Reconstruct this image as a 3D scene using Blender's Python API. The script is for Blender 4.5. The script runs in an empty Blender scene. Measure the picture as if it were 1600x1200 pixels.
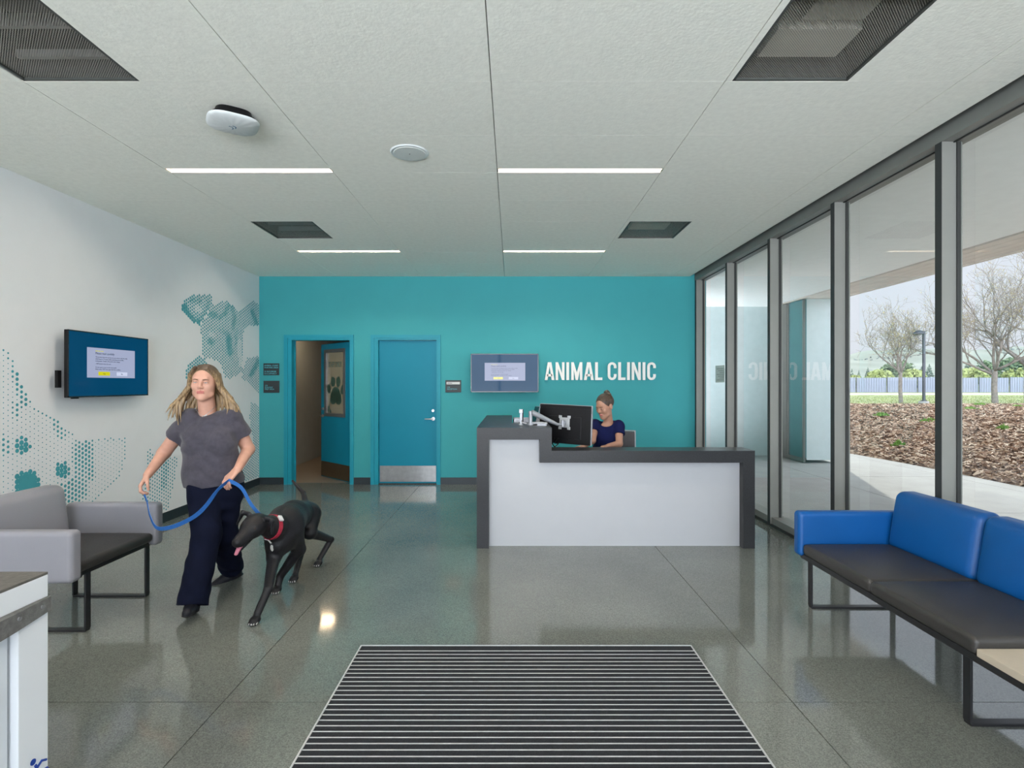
import bpy, bmesh, math, random
import numpy as np
from mathutils import Vector, Matrix, Euler
random.seed(7)
C = bpy.context.scene.collection
F = 845.0; EYE = 1.48; CEIL = 3.064; LW = -3.724; BW = 7.966; GX = 2.795
def P(px, py, y):
    """a point of the room, from a bearing seen at the eye and a distance y"""
    return Vector(((px-800)*y/F, y, EYE-(py-600)*y/F))
# ------------------------------------------------------------------ materials
def nd(nt, t, **kw):
    n = nt.nodes.new(t)
    for k, v in kw.items():
        if k in n.inputs: n.inputs[k].default_value = v
        else: setattr(n, k, v)
    return n
def mat(name, col, rough=.5, metal=0, spec=.5, var=.06, vscale=8, bump=0, bscale=200, emis=None, estr=0, coat=0, sheen=0):
    m = bpy.data.materials.new(name); m.use_nodes = True; nt = m.node_tree
    b = nt.nodes['Principled BSDF']
    b.inputs['Roughness'].default_value = rough; b.inputs['Metallic'].default_value = metal
    b.inputs['Specular IOR Level'].default_value = spec
    b.inputs['Coat Weight'].default_value = coat
    b.inputs['Sheen Weight'].default_value = sheen
    tc = nd(nt, 'ShaderNodeTexCoord')
    nz = nd(nt, 'ShaderNodeTexNoise'); nz.inputs['Scale'].default_value = vscale; nz.inputs['Detail'].default_value = 4
    nt.links.new(tc.outputs['Object'], nz.inputs['Vector'])
    r = nd(nt, 'ShaderNodeValToRGB')
    r.color_ramp.elements[0].position = .3; r.color_ramp.elements[1].position = .7
    r.color_ramp.elements[0].color = [c*(1-var) for c in col]+[1]
    r.color_ramp.elements[1].color = [min(1, c*(1+var)) for c in col]+[1]
    nt.links.new(nz.outputs['Fac'], r.inputs['Fac']); nt.links.new(r.outputs['Color'], b.inputs['Base Color'])
    if bump:
        n2 = nd(nt, 'ShaderNodeTexNoise'); n2.inputs['Scale'].default_value = bscale; n2.inputs['Detail'].default_value = 3
        nt.links.new(tc.outputs['Object'], n2.inputs['Vector'])
        bp = nd(nt, 'ShaderNodeBump'); bp.inputs['Strength'].default_value = bump; bp.inputs['Distance'].default_value = .01
        nt.links.new(n2.outputs['Fac'], bp.inputs['Height']); nt.links.new(bp.outputs['Normal'], b.inputs['Normal'])
    if emis:
        b.inputs['Emission Color'].default_value = list(emis)+[1]; b.inputs['Emission Strength'].default_value = estr
    return m
M = {}
M['ceiling'] = mat('ceiling_felt', (.89, .90, .82), .9, var=.035, vscale=25, bump=.15, bscale=60)
M['plenum'] = mat('plenum_black', (.01, .01, .01), .9)
M['white_wall'] = mat('white_paint', (.75, .765, .775), .7, var=.01, bump=.05)
M['teal_wall'] = mat('teal_paint', (.042, .335, .365), .65, spec=.35, var=.02, vscale=3, bump=.05)
M['teal_door'] = mat('blue_teal_enamel', (.004, .225, .335), .5, spec=.25, var=.02, vscale=3)
M['teal_frame'] = mat('blue_teal_frame_enamel', (.012, .29, .385), .45, spec=.3, var=.02)
M['base'] = mat('dark_rubber_base', (.016, .026, .032), .45)
M['kick'] = mat('brushed_steel', (.30, .30, .295), .28, metal=1, var=.1, vscale=15)
M['chrome'] = mat('satin_chrome', (.45, .45, .46), .35, metal=1)
M['alu'] = mat('anodised_aluminium', (.215, .22, .205), .45, metal=.2, var=.03)
M['mull_face'] = mat('dark_mullion_face', (.035, .04, .04), .5, spec=.3)
M['alu_dark'] = mat('dark_gasket', (.02, .022, .022), .6)
M['black_metal'] = mat('black_powder_coat', (.012, .012, .014), .4)
M['rug'] = mat('charcoal_mat_pile', (.009, .011, .015), .95, var=.5, vscale=140, bump=.6, bscale=500)
M['strip'] = mat('aluminium_mat_strip', (.50, .51, .52), .5, metal=.2, var=.1, vscale=30)
M['stone'] = mat('charcoal_quartz', (.034, .036, .039), .28, var=.14, vscale=130, spec=.15)
M['panel'] = mat('white_laminate', (.40, .415, .435), .4, var=.01)
M['blue_vinyl'] = mat('blue_vinyl', (.001, .075, .27), .42, spec=.4, var=.05, vscale=5, bump=.12, bscale=350)
M['grey_vinyl'] = mat('grey_vinyl', (.255, .255, .285), .42, var=.03, vscale=5, bump=.12, bscale=350)
M['seat_vinyl'] = mat('charcoal_vinyl', (.034, .032, .030), .40, spec=.4, var=.06, vscale=6, bump=.12, bscale=350)
M['wood'] = mat('pale_maple', (.47, .41, .32), .45, var=.08, vscale=9)
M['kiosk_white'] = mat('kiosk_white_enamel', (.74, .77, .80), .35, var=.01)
M['kiosk_grey'] = mat('kiosk_grey_rubber', (.14, .14, .135), .75, var=.25, vscale=60, bump=.3)
M['kiosk_top'] = mat('kiosk_top_mat', (.10, .095, .085), .8, var=.2, vscale=60, bump=.2)
M['sym_blue'] = mat('symbol_blue', (.01, .05, .30), .5)
M['black_plastic'] = mat('black_plastic', (.004, .004, .005), .4, spec=.25)
M['silver_plastic'] = mat('silver_plastic', (.34, .355, .385), .35, metal=.3)
M['tv_blue'] = mat('lit_blue_screen', (.003, .01, .03), .05, spec=.12, var=.3, vscale=2, emis=(.0, .045, .105), estr=.6)
M['tv_dialog'] = mat('lit_dialog', (.03, .03, .04), .1, spec=.12, emis=(.42, .47, .66), estr=.48)
M['tv_dialog_pale'] = mat('lit_dialog_button', (.03, .03, .04), .1, spec=.12, emis=(.62, .67, .86), estr=.55)
M['tv_yellow'] = mat('lit_yellow_button', (.03, .03, .0), .1, emis=(.65, .62, .0), estr=.55)
M['tv_text'] = mat('dialog_lettering', (.02, .03, .08), .4)
M['letter'] = mat('white_sign_letter', (.84, .84, .80), .45, var=.01)
M['sign_dark'] = mat('sign_charcoal', (.022, .03, .034), .5)
M['sign_teal'] = mat('sign_teal_lettering', (.08, .38, .43), .5)
M['sign_pale'] = mat('sign_pale_insert', (.62, .64, .63), .4)
M['mural'] = mat('mural_teal_ink', (.055, .32, .37), .7, var=.05)
M['corridor'] = mat('beige_corridor_paint', (.30, .22, .15), .7, var=.02)
M['skin'] = mat('skin', (.55, .30, .22), .5, var=.07, vscale=20, spec=.4)
M['skin2'] = mat('skin_tanned', (.40, .215, .145), .5, var=.07, vscale=20, spec=.4)
M['lip'] = mat('lips', (.45, .15, .13), .45)
M['eye'] = mat('eye_white', (.6, .58, .55), .2)
M['iris'] = mat('iris', (.03, .02, .015), .2)
M['brow'] = mat('brow_hair', (.16, .09, .05), .8)
M['shirt_grey'] = mat('heather_grey_jersey', (.062, .058, .075), .9, spec=.2, var=.12, vscale=40, bump=.2, bscale=500, sheen=.2)
M['navy_pants'] = mat('navy_scrub_cloth', (.004, .006, .018), .9, spec=.12, var=.15, vscale=12, bump=.2, bscale=400)
M['navy_shirt'] = mat('navy_jersey', (.006, .009, .05), .9, spec=.15, var=.15, vscale=12, bump=.2, bscale=400)
M['shoe'] = mat('black_shoe_leather', (.008, .009, .014), .5, spec=.3)
M['leash'] = mat('blue_webbing', (.02, .13, .42), .7, var=.1, vscale=80)
M['dogfur'] = mat('black_dog_coat', (.0075, .0075, .010), .45, var=.3, vscale=14, bump=.25, bscale=220, spec=.35)
M['dogwhite'] = mat('white_toe_fur', (.45, .44, .42), .8)
M['tongue'] = mat('pink_tongue', (.55, .17, .24), .4)
M['red'] = mat('crimson_collar', (.33, .012, .035), .7, var=.2, vscale=30)
M['tagwhite'] = mat('white_tag', (.65, .65, .66), .4)
M['concrete'] = mat('patio_concrete', (.33, .325, .31), .8, var=.07, vscale=3, bump=.15, bscale=90)
M['lawn'] = mat('lawn_grass', (.27, .30, .14), .9, var=.3, vscale=.6)
M['soffit'] = mat('soffit_white', (.88, .89, .86), .85, var=.02)
M['soffit_wood'] = mat('soffit_tan_board', (.72, .65, .58), .7, var=.08, vscale=3)
M['ext_white'] = mat('exterior_white_stucco', (.50, .56, .56), .8, var=.03)
M['ext_teal'] = mat('exterior_teal_glass', (.06, .16, .17), .12, var=.1, vscale=2)
M['ext_dark'] = mat('exterior_bronze_panel', (.11, .11, .10), .3)
M['bark'] = mat('pale_plane_bark', (.20, .175, .15), .9, var=.3, vscale=8)
M['bud'] = mat('spring_buds', (.32, .27, .09), .8, var=.3)
M['grass_tuft'] = mat('green_groundcover', (.16, .30, .05), .8, var=.3, vscale=12)
M['conifer'] = mat('far_conifer_needles', (.11, .15, .12), .9, var=.35, vscale=1.5)
M['broadleaf'] = mat('far_dark_leaves', (.13, .18, .10), .9, var=.35, vscale=1.5)
M['willow'] = mat('far_pale_leaves', (.27, .31, .12), .9, var=.3, vscale=1.5)
M['fence'] = mat('blue_grey_fence_panel', (.185, .205, .26), .6, var=.05, vscale=.3)
M['pole'] = mat('lamp_post_paint', (.04, .045, .055), .5)
M['road'] = mat('pale_gravel', (.55, .53, .48), .9)
M['perf_frame'] = mat('grille_frame', (.05, .055, .05), .5)
M['duct'] = mat('duct_liner', (.75, .72, .62), .6)
M['device_white'] = mat('device_white', (.62, .66, .66), .35, var=.01)
M['paper'] = mat('paper', (.7, .75, .74), .7)
M['mesh_grey'] = mat('chair_mesh', (.10, .10, .11), .8, bump=.3)
M['lamp'] = mat('led_lens', (.9, .85, .8), .4, emis=(1, .88, .74), estr=120)
M['lamp_trim'] = mat('lamp_trim', (.30, .26, .22), .5)

def glass_mat():
    m = bpy.data.materials.new('window_glass'); m.use_nodes = True; nt = m.node_tree; nt.nodes.clear()
    o = nd(nt, 'ShaderNodeOutputMaterial'); mx = nd(nt, 'ShaderNodeMixShader')
    t = nd(nt, 'ShaderNodeBsdfTransparent'); t.inputs[0].default_value = (.93, .965, .95, 1)
    g = nd(nt, 'ShaderNodeBsdfGlossy'); g.inputs['Roughness'].default_value = 0.0
    g.inputs[0].default_value = (.95, 1, .98, 1)
    lw = nd(nt, 'ShaderNodeLayerWeight'); lw.inputs[0].default_value = .5
    p5 = nd(nt, 'ShaderNodeMath', operation='POWER'); p5.inputs[1].default_value = 4.5; nt.links.new(lw.outputs['Facing'], p5.inputs[0])
    f = nd(nt, 'ShaderNodeMath', operation='MULTIPLY_ADD'); f.inputs[1].default_value = .90; f.inputs[2].default_value = .08; nt.links.new(p5.outputs[0], f.inputs[0])
    nt.links.new(f.outputs[0], mx.inputs[0]); nt.links.new(t.outputs[0], mx.inputs[1]); nt.links.new(g.outputs[0], mx.inputs[2])
    nt.links.new(mx.outputs[0], o.inputs[0]); return m
M['glass'] = glass_mat()
def frosted():
    m = bpy.data.materials.new('frosted_film'); m.use_nodes = True; nt = m.node_tree
    b = nt.nodes['Principled BSDF']; b.inputs['Base Color'].default_value = (.5, .42, .28, 1); b.inputs['Roughness'].default_value = .25
    b.inputs['Transmission Weight'].default_value = .5
    return m
M['frost'] = frosted()
M['frost_print'] = mat('frosted_print', (.05, .10, .07), .4, var=.2)
def floor_mat():
    m = bpy.data.materials.new('polished_concrete'); m.use_nodes = True; nt = m.node_tree; L = nt.links.new
    b = nt.nodes['Principled BSDF']
    tc = nd(nt, 'ShaderNodeTexCoord')
    n1 = nd(nt, 'ShaderNodeTexNoise'); n1.inputs['Scale'].default_value = .9; n1.inputs['Detail'].default_value = 5; L(tc.outputs['Object'], n1.inputs['Vector'])
    r1 = nd(nt, 'ShaderNodeValToRGB'); e = r1.color_ramp.elements
    e[0].position = .33; e[0].color = (.122, .133, .124, 1); e[1].position = .68; e[1].color = (.176, .188, .173, 1)
    L(n1.outputs['Fac'], r1.inputs['Fac'])
    v = nd(nt, 'ShaderNodeTexVoronoi'); v.inputs['Scale'].default_value = 240; L(tc.outputs['Object'], v.inputs['Vector'])
    r2 = nd(nt, 'ShaderNodeValToRGB'); e = r2.color_ramp.elements
    e[0].position = 0; e[0].color = (.72, .72, .71, 1); e[1].position = 1; e[1].color = (1.3, 1.3, 1.27, 1)
    sp = nd(nt, 'ShaderNodeSeparateColor'); L(v.outputs['Color'], sp.inputs[0]); L(sp.outputs[0], r2.inputs['Fac'])
    mx = nd(nt, 'ShaderNodeMix', data_type='RGBA', blend_type='MULTIPLY'); mx.inputs[0].default_value = 1
    L(r1.outputs['Color'], mx.inputs[6]); L(r2.outputs['Color'], mx.inputs[7]); L(mx.outputs[2], b.inputs['Base Color'])
    n2 = nd(nt, 'ShaderNodeTexNoise'); n2.inputs['Scale'].default_value = 2.5; n2.inputs['Detail'].default_value = 6; L(tc.outputs['Object'], n2.inputs['Vector'])
    mr = nd(nt, 'ShaderNodeMapRange'); mr.inputs[3].default_value = .035; mr.inputs[4].default_value = .13; L(n2.outputs['Fac'], mr.inputs[0])
    L(mr.outputs[0], b.inputs['Roughness']); b.inputs['IOR'].default_value = 1.62
    return m
M['floor'] = floor_mat()
def mulch_mat():
    m = bpy.data.materials.new('bark_mulch'); m.use_nodes = True; nt = m.node_tree; L = nt.links.new
    b = nt.nodes['Principled BSDF']; b.inputs['Roughness'].default_value = .9
    tc = nd(nt, 'ShaderNodeTexCoord')
    v = nd(nt, 'ShaderNodeTexVoronoi'); v.inputs['Scale'].default_value = 9; L(tc.outputs['Object'], v.inputs['Vector'])
    sp = nd(nt, 'ShaderNodeSeparateColor'); L(v.outputs['Color'], sp.inputs[0])
    r = nd(nt, 'ShaderNodeValToRGB'); e = r.color_ramp.elements
    e[0].color = (.10, .055, .035, 1); e[1].color = (.46, .33, .23, 1); r.color_ramp.elements.new(.5).color = (.25, .15, .10, 1)
    L(sp.outputs[0], r.inputs[0]); L(r.outputs[0], b.inputs['Base Color'])
    bp = nd(nt, 'ShaderNodeBump'); bp.inputs['Distance'].default_value = .06; L(v.outputs['Distance'], bp.inputs['Height']); L(bp.outputs[0], b.inputs['Normal'])
    return m
M['mulch'] = mulch_mat()
M['chip_a'] = mat('mulch_chip', (.34, .22, .15), .9, var=.5, vscale=6)
def grille_mat():
    m = bpy.data.materials.new('perforated_black_steel'); m.use_nodes = True; nt = m.node_tree; nt.nodes.clear(); L = nt.links.new
    o = nd(nt, 'ShaderNodeOutputMaterial'); mx = nd(nt, 'ShaderNodeMixShader'); t = nd(nt, 'ShaderNodeBsdfTransparent')
    b = nd(nt, 'ShaderNodeBsdfPrincipled'); b.inputs['Base Color'].default_value = (.26, .25, .22, 1); b.inputs['Roughness'].default_value = .4
    tc = nd(nt, 'ShaderNodeTexCoord')
    mp = nd(nt, 'ShaderNodeMapping'); mp.inputs['Rotation'].default_value = (0, 0, math.radians(45)); L(tc.outputs['Object'], mp.inputs[0])
    v = nd(nt, 'ShaderNodeTexVoronoi'); v.inputs['Scale'].default_value = 115; v.inputs['Randomness'].default_value = 0
    v.voronoi_dimensions = '2D'; L(mp.outputs[0], v.inputs['Vector'])
    c = nd(nt, 'ShaderNodeMath', operation='LESS_THAN'); c.inputs[1].default_value = .40; L(v.outputs['Distance'], c.inputs[0])
    L(c.outputs[0], mx.inputs[0]); L(b.outputs[0], mx.inputs[1]); L(t.outputs[0], mx.inputs[2]); L(mx.outputs[0], o.inputs[0]); return m
M['perf'] = grille_mat()
def hair_mat(name, dark, light, zroot=None):
    m = bpy.data.materials.new(name); m.use_nodes = True; nt = m.node_tree; L = nt.links.new
    b = nt.nodes['Principled BSDF']; b.inputs['Roughness'].default_value = .5
    tc = nd(nt, 'ShaderNodeTexCoord'); mp = nd(nt, 'ShaderNodeMapping'); mp.inputs['Scale'].default_value = (150, 150, 9); L(tc.outputs['Object'], mp.inputs[0])
    n = nd(nt, 'ShaderNodeTexNoise'); n.inputs['Scale'].default_value = 1; n.inputs['Detail'].default_value = 3; L(mp.outputs[0], n.inputs['Vector'])
    r = nd(nt, 'ShaderNodeValToRGB'); e = r.color_ramp.elements
    e[0].position = .32; e[0].color = list(dark)+[1]; e[1].position = .66; e[1].color = list(light)+[1]
    L(n.outputs['Fac'], r.inputs[0])
    if zroot is not None:      # dark regrowth at the roots
        s = nd(nt, 'ShaderNodeSeparateXYZ'); L(tc.outputs['Object'], s.inputs[0])
        mr = nd(nt, 'ShaderNodeMapRange'); mr.inputs[1].default_value = zroot-.085; mr.inputs[2].default_value = zroot; L(s.outputs[2], mr.inputs[0])
        mx = nd(nt, 'ShaderNodeMix', data_type='RGBA'); L(mr.outputs[0], mx.inputs[0]); L(r.outputs[0], mx.inputs[6])
        mx.inputs[7].default_value = [c*.62 for c in dark]+[1]; L(mx.outputs[2], b.inputs['Base Color'])
    else: L(r.outputs[0], b.inputs['Base Color'])
    bp = nd(nt, 'ShaderNodeBump'); bp.inputs['Strength'].default_value = .6; bp.inputs['Distance'].default_value = .004
    L(n.outputs['Fac'], bp.inputs['Height']); L(bp.outputs[0], b.inputs['Normal'])
    return m

# ------------------------------------------------------------------ objects
def tag(o, label=None, cat=None, group=None, kind=None):
    if label: o['label'] = label
    if cat: o['category'] = cat
    if group: o['group'] = group
    if kind: o['kind'] = kind
    return o
def thing(name, label, cat, loc=(0, 0, 0), group=None, kind=None):
    o = bpy.data.objects.new(name, None); C.objects.link(o); o.location = loc; o.empty_display_size = .05
    return tag(o, label, cat, group, kind)
def wloc(o):
    v = Vector((0, 0, 0))
    while o: v += o.location; o = o.parent
    return v
class MB:
    """collects shapes in world space; build() links them as one mesh"""
    def __init__(s): s.v = []; s.f = []; s.m = []; s.cur = 0
    def add(s, vs, fs):
        n = len(s.v); s.v += [tuple(q) for q in vs]; s.f += [tuple(i+n for i in f) for f in fs]; s.m += [s.cur]*len(fs); return s
    def box(s, x0, x1, y0, y1, z0, z1):
        return s.add([(x0, y0, z0), (x1, y0, z0), (x1, y1, z0), (x0, y1, z0), (x0, y0, z1), (x1, y0, z1), (x1, y1, z1), (x0, y1, z1)],
                     [(0, 3, 2, 1), (4, 5, 6, 7), (0, 1, 5, 4), (1, 2, 6, 5), (2, 3, 7, 6), (3, 0, 4, 7)])
    def quad(s, a, b, c, d): return s.add([a, b, c, d], [(0, 1, 2, 3)])
    def obox(s, c, ax, ay, az):
        """oriented box: centre and three half-axis vectors"""
        c = Vector(c); ax = Vector(ax); ay = Vector(ay); az = Vector(az)
        return s.add([c-ax-ay-az, c+ax-ay-az, c+ax+ay-az, c-ax+ay-az, c-ax-ay+az, c+ax-ay+az, c+ax+ay+az, c-ax+ay+az],
                     [(0, 3, 2, 1), (4, 5, 6, 7), (0, 1, 5, 4), (1, 2, 6, 5), (2, 3, 7, 6), (3, 0, 4, 7)])
    def cone(s, a, b, r1, r2, n=12, caps=True):
        a = Vector(a); b = Vector(b); d = (b-a).normalized(); u = d.orthogonal().normalized(); w = d.cross(u)
        vs = []
        for p, r in ((a, r1), (b, r2)):
            for i in range(n):
                t = 2*math.pi*i/n; vs.append(p+(u*math.cos(t)+w*math.sin(t))*r)
        fs = [(i, (i+1) % n, n+(i+1) % n, n+i) for i in range(n)]
        if caps: fs += [tuple(range(n-1, -1, -1)), tuple(range(n, 2*n))]
        return s.add(vs, fs)
    def tube(s, pts, r, n=8):
        pts = [Vector(p) for p in pts]; rs = r if isinstance(r, (list, tuple)) else [r]*len(pts)
        vs = []; u = None
        for i, p in enumerate(pts):
            d = (pts[min(i+1, len(pts)-1)]-pts[max(i-1, 0)]).normalized()
            if u is None: u = d.orthogonal().normalized()
            u = (u-d*u.dot(d)).normalized(); w = d.cross(u)
            for k in range(n):
                t = 2*math.pi*k/n; vs.append(p+(u*math.cos(t)+w*math.sin(t))*rs[i])
        fs = []
        for i in range(len(pts)-1):
            for k in range(n): fs.append((i*n+k, i*n+(k+1) % n, (i+1)*n+(k+1) % n, (i+1)*n+k))
        fs += [tuple(range(n-1, -1, -1)), tuple(range((len(pts)-1)*n, len(pts)*n))]
        return s.add(vs, fs)
    def ribbon(s, pts, wv, th=.002):
        """a flat strap: centre line, half-width vectors"""
        vs = []; n = len(pts)
        for i, p in enumerate(pts):
            p = Vector(p); d = (Vector(pts[min(i+1, n-1)])-Vector(pts[max(i-1, 0)])).normalized()
            w = Vector(wv[i]) if isinstance(wv, list) else Vector(wv)
            w0 = w.length; w = (w-d*w.dot(d)).normalized()*w0; t = d.cross(w).normalized()*th
            vs += [p-w-t, p+w-t, p+w+t, p-w+t]
        fs = []
        for i in range(n-1):
            for k in range(4): fs.append((i*4+k, i*4+(k+1) % 4, (i+1)*4+(k+1) % 4, (i+1)*4+k))
        fs += [(3, 2, 1, 0), (4*n-4, 4*n-3, 4*n-2, 4*n-1)]
        return s.add(vs, fs)
    def extr(s, poly, fn, d):
        """polygon (2D) -> prism; fn maps (u,v,depth) to world"""
        n = len(poly); a = [fn(u, v, 0) for u, v in poly]; b = [fn(u, v, d) for u, v in poly]
        return s.add(a+b, [tuple(range(n-1, -1, -1)), tuple(range(n, 2*n))]+[(i, (i+1) % n, n+(i+1) % n, n+i) for i in range(n)])
    def cush(s, x0, x1, y0, y1, z0, z1, r, crown=0, fn=None, n=14, side='z1'):
        """rounded upholstered block, crowned on one face"""
        cx, cy, cz = (x0+x1)/2, (y0+y1)/2, (z0+z1)/2; hx, hy, hz = (x1-x0)/2, (y1-y0)/2, (z1-z0)/2
        r = min(r, hx*.999, hy*.999, hz*.999)
        def ax(h):
            k = 5; a = [-h+r*(1-math.cos(math.pi/2*i/k)) if False else -h+r*i/k for i in range(k)]
            mid = [(-h+r)+(2*h-2*r)*i/n for i in range(n+1)]
            return a+mid+[-q for q in reversed(a)]
        X, Y, Z = ax(hx), ax(hy), ax(hz)
        idx = {}; vs = []
        def put(p):
            key = tuple(round(q, 6) for q in p)
            if key not in idx:
                idx[key] = len(vs)
                q = [max(-h+r, min(h-r, c)) for c, h in zip(p, (hx, hy, hz))]
                d = Vector([a-b for a, b in zip(p, q)])
                if d.length > 1e-9:
                    m = max(abs(d.x), abs(d.y), abs(d.z)); d = d.normalized()*m
                w = Vector(q)+d
                u = [w.x/hx, w.y/hy, w.z/hz]
                f = lambda i, j: (1-abs(u[i])**4)*(1-abs(u[j])**4)
                if side == 'z1' and w.z > 0: w.z += crown*f(0, 1)
                if side == 'x0' and w.x < 0: w.x -= crown*f(1, 2)
                if side == 'x1' and w.x > 0: w.x += crown*f(1, 2)
                w = w+Vector((cx, cy, cz))
                if fn: w = fn(w)
                vs.append(tuple(w))
            return idx[key]
        fs = []
        def grid(A, B, mk, flip):
            for i in range(len(A)-1):
                for j in range(len(B)-1):
                    q = [put(mk(A[i], B[j])), put(mk(A[i+1], B[j])), put(mk(A[i+1], B[j+1])), put(mk(A[i], B[j+1]))]
                    fs.append(tuple(q[::-1] if flip else q))
        grid(X, Y, lambda a, b: (a, b, hz), False); grid(X, Y, lambda a, b: (a, b, -hz), True)
        grid(X, Z, lambda a, b: (a, -hy, b), False); grid(X, Z, lambda a, b: (a, hy, b), True)
        grid(Y, Z, lambda a, b: (hx, a, b), False); grid(Y, Z, lambda a, b: (-hx, a, b), True)
        return s.add(vs, fs)
    def build(s, name, mats, parent=None, smooth=False, angle=None, bevel=0):
        me = bpy.data.meshes.new(name)
        off = wloc(parent) if parent else Vector((0, 0, 0))
        if parent is None and s.v:          # origin at the base of the shape
            a = np.array(s.v); off = Vector(((a[:, 0].min()+a[:, 0].max())/2, (a[:, 1].min()+a[:, 1].max())/2, a[:, 2].min()))
        me.from_pydata([tuple(Vector(q)-off) for q in s.v], [], s.f)
        for mm in (mats if isinstance(mats, list) else [mats]): me.materials.append(mm)
        me.polygons.foreach_set('material_index', s.m)
        if bevel:
            bm = bmesh.new(); bm.from_mesh(me); bmesh.ops.remove_doubles(bm, verts=bm.verts, dist=1e-5)
            bmesh.ops.bevel(bm, geom=[e for e in bm.edges if e.is_manifold and e.calc_face_angle(0) > .5], offset=bevel, segments=2, affect='EDGES', profile=.7)
            bm.to_mesh(me); bm.free()
        if smooth:
            me.polygons.foreach_set('use_smooth', [True]*len(me.polygons))
            if angle: me.set_sharp_from_angle(angle=math.radians(angle))
        me.update()
        o = bpy.data.objects.new(name, me); C.objects.link(o)
        if parent: o.parent = parent
        else: o.location = off
        return o
def struct(name, mb, m, **kw):
    o = mb.build(name, m, **kw)
    if not o.parent: o['kind'] = 'structure'
    return o
def text(name, s, fn, size, m, parent, depth=.002, bold=0, sx=1.0, spacing=1.0):
    """lettering: fn maps (u,v,d) to world"""
    cu = bpy.data.curves.new('t', 'FONT'); cu.body = s; cu.size = size; cu.offset = bold; cu.resolution_u = 3; cu.space_character = spacing
    cu.extrude = depth/2
    to = bpy.data.objects.new('t', cu); C.objects.link(to)
    dg = bpy.context.evaluated_depsgraph_get(); me = bpy.data.meshes.new_from_object(to.evaluated_get(dg))
    bpy.data.objects.remove(to); bpy.data.curves.remove(cu)
    b = MB(); b.add([fn(v.co.x*sx, v.co.y, v.co.z+depth/2) for v in me.vertices], [tuple(p.vertices) for p in me.polygons])
    bpy.data.meshes.remove(me)
    return b.build(name, m, parent)
def copy_tree(o, parent=None):
    c = o.copy(); C.objects.link(c); c.parent = parent
    for ch in [q for q in bpy.data.objects if q.parent == o]: copy_tree(ch, c)
    return c

# ------------------------------------------------------------------ smooth solids (bodies, dog)
def nets(Fd, org, res):
    S = Fd < 0
    a = np.zeros([n-1 for n in Fd.shape], dtype=np.int8)
    for i in (0, 1):
        for j in (0, 1):
            for k in (0, 1):
                a += S[i:i+a.shape[0], j:j+a.shape[1], k:k+a.shape[2]]
    I = np.argwhere((a > 0) & (a < 8))
    num = -np.ones(a.shape, dtype=np.int32); num[I[:, 0], I[:, 1], I[:, 2]] = np.arange(len(I))
    acc = np.zeros((len(I), 3)); cnt = np.zeros(len(I))
    cs = [(i, j, k) for i in (0, 1) for j in (0, 1) for k in (0, 1)]
    for p in cs:
        for ax in range(3):
            if p[ax]: continue
            q = list(p); q[ax] = 1
            f0 = Fd[I[:, 0]+p[0], I[:, 1]+p[1], I[:, 2]+p[2]]; f1 = Fd[I[:, 0]+q[0], I[:, 1]+q[1], I[:, 2]+q[2]]
            w = (f0 < 0) != (f1 < 0); t = np.where(w, f0/(f0-f1+1e-12), 0)
            pt = np.array(p, float)[None, :].repeat(len(I), 0); pt[:, ax] = t
            acc[w] += pt[w]; cnt[w] += 1
    V = (I+acc/cnt[:, None])*res+np.array(org)
    faces = []
    for ax in range(3):
        sl0 = [slice(None)]*3; sl1 = [slice(None)]*3; sl0[ax] = slice(0, -1); sl1[ax] = slice(1, None)
        A = S[tuple(sl0)]; B = S[tuple(sl1)]
        E = np.argwhere(A != B); sg = A[E[:, 0], E[:, 1], E[:, 2]]
        u, v = (ax+1) % 3, (ax+2) % 3
        ok = (E[:, u] > 0) & (E[:, v] > 0) & (E[:, u] < Fd.shape[u]-1) & (E[:, v] < Fd.shape[v]-1)
        E = E[ok]; sg = sg[ok]
        def cell(du, dv):
            c = E.copy(); c[:, u] -= du; c[:, v] -= dv
            return num[c[:, 0], c[:, 1], c[:, 2]]
        q = np.stack([cell(1, 1), cell(0, 1), cell(0, 0), cell(1, 0)], 1)
        q[~sg] = q[~sg][:, ::-1]; faces.append(q)
    return V, np.concatenate(faces)
def cap(a, b, r1, r2=None, k=.02, cut=False, sub=False, sq=None): return ('c', np.array(a, float), np.array(b, float), r1, r1 if r2 is None else r2, k, cut, sub, sq)
def ell(c, r, k=.02, R=None, sub=False): return ('e', np.array(c, float), np.array(r, float), R, None, k, False, sub, None)
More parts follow.
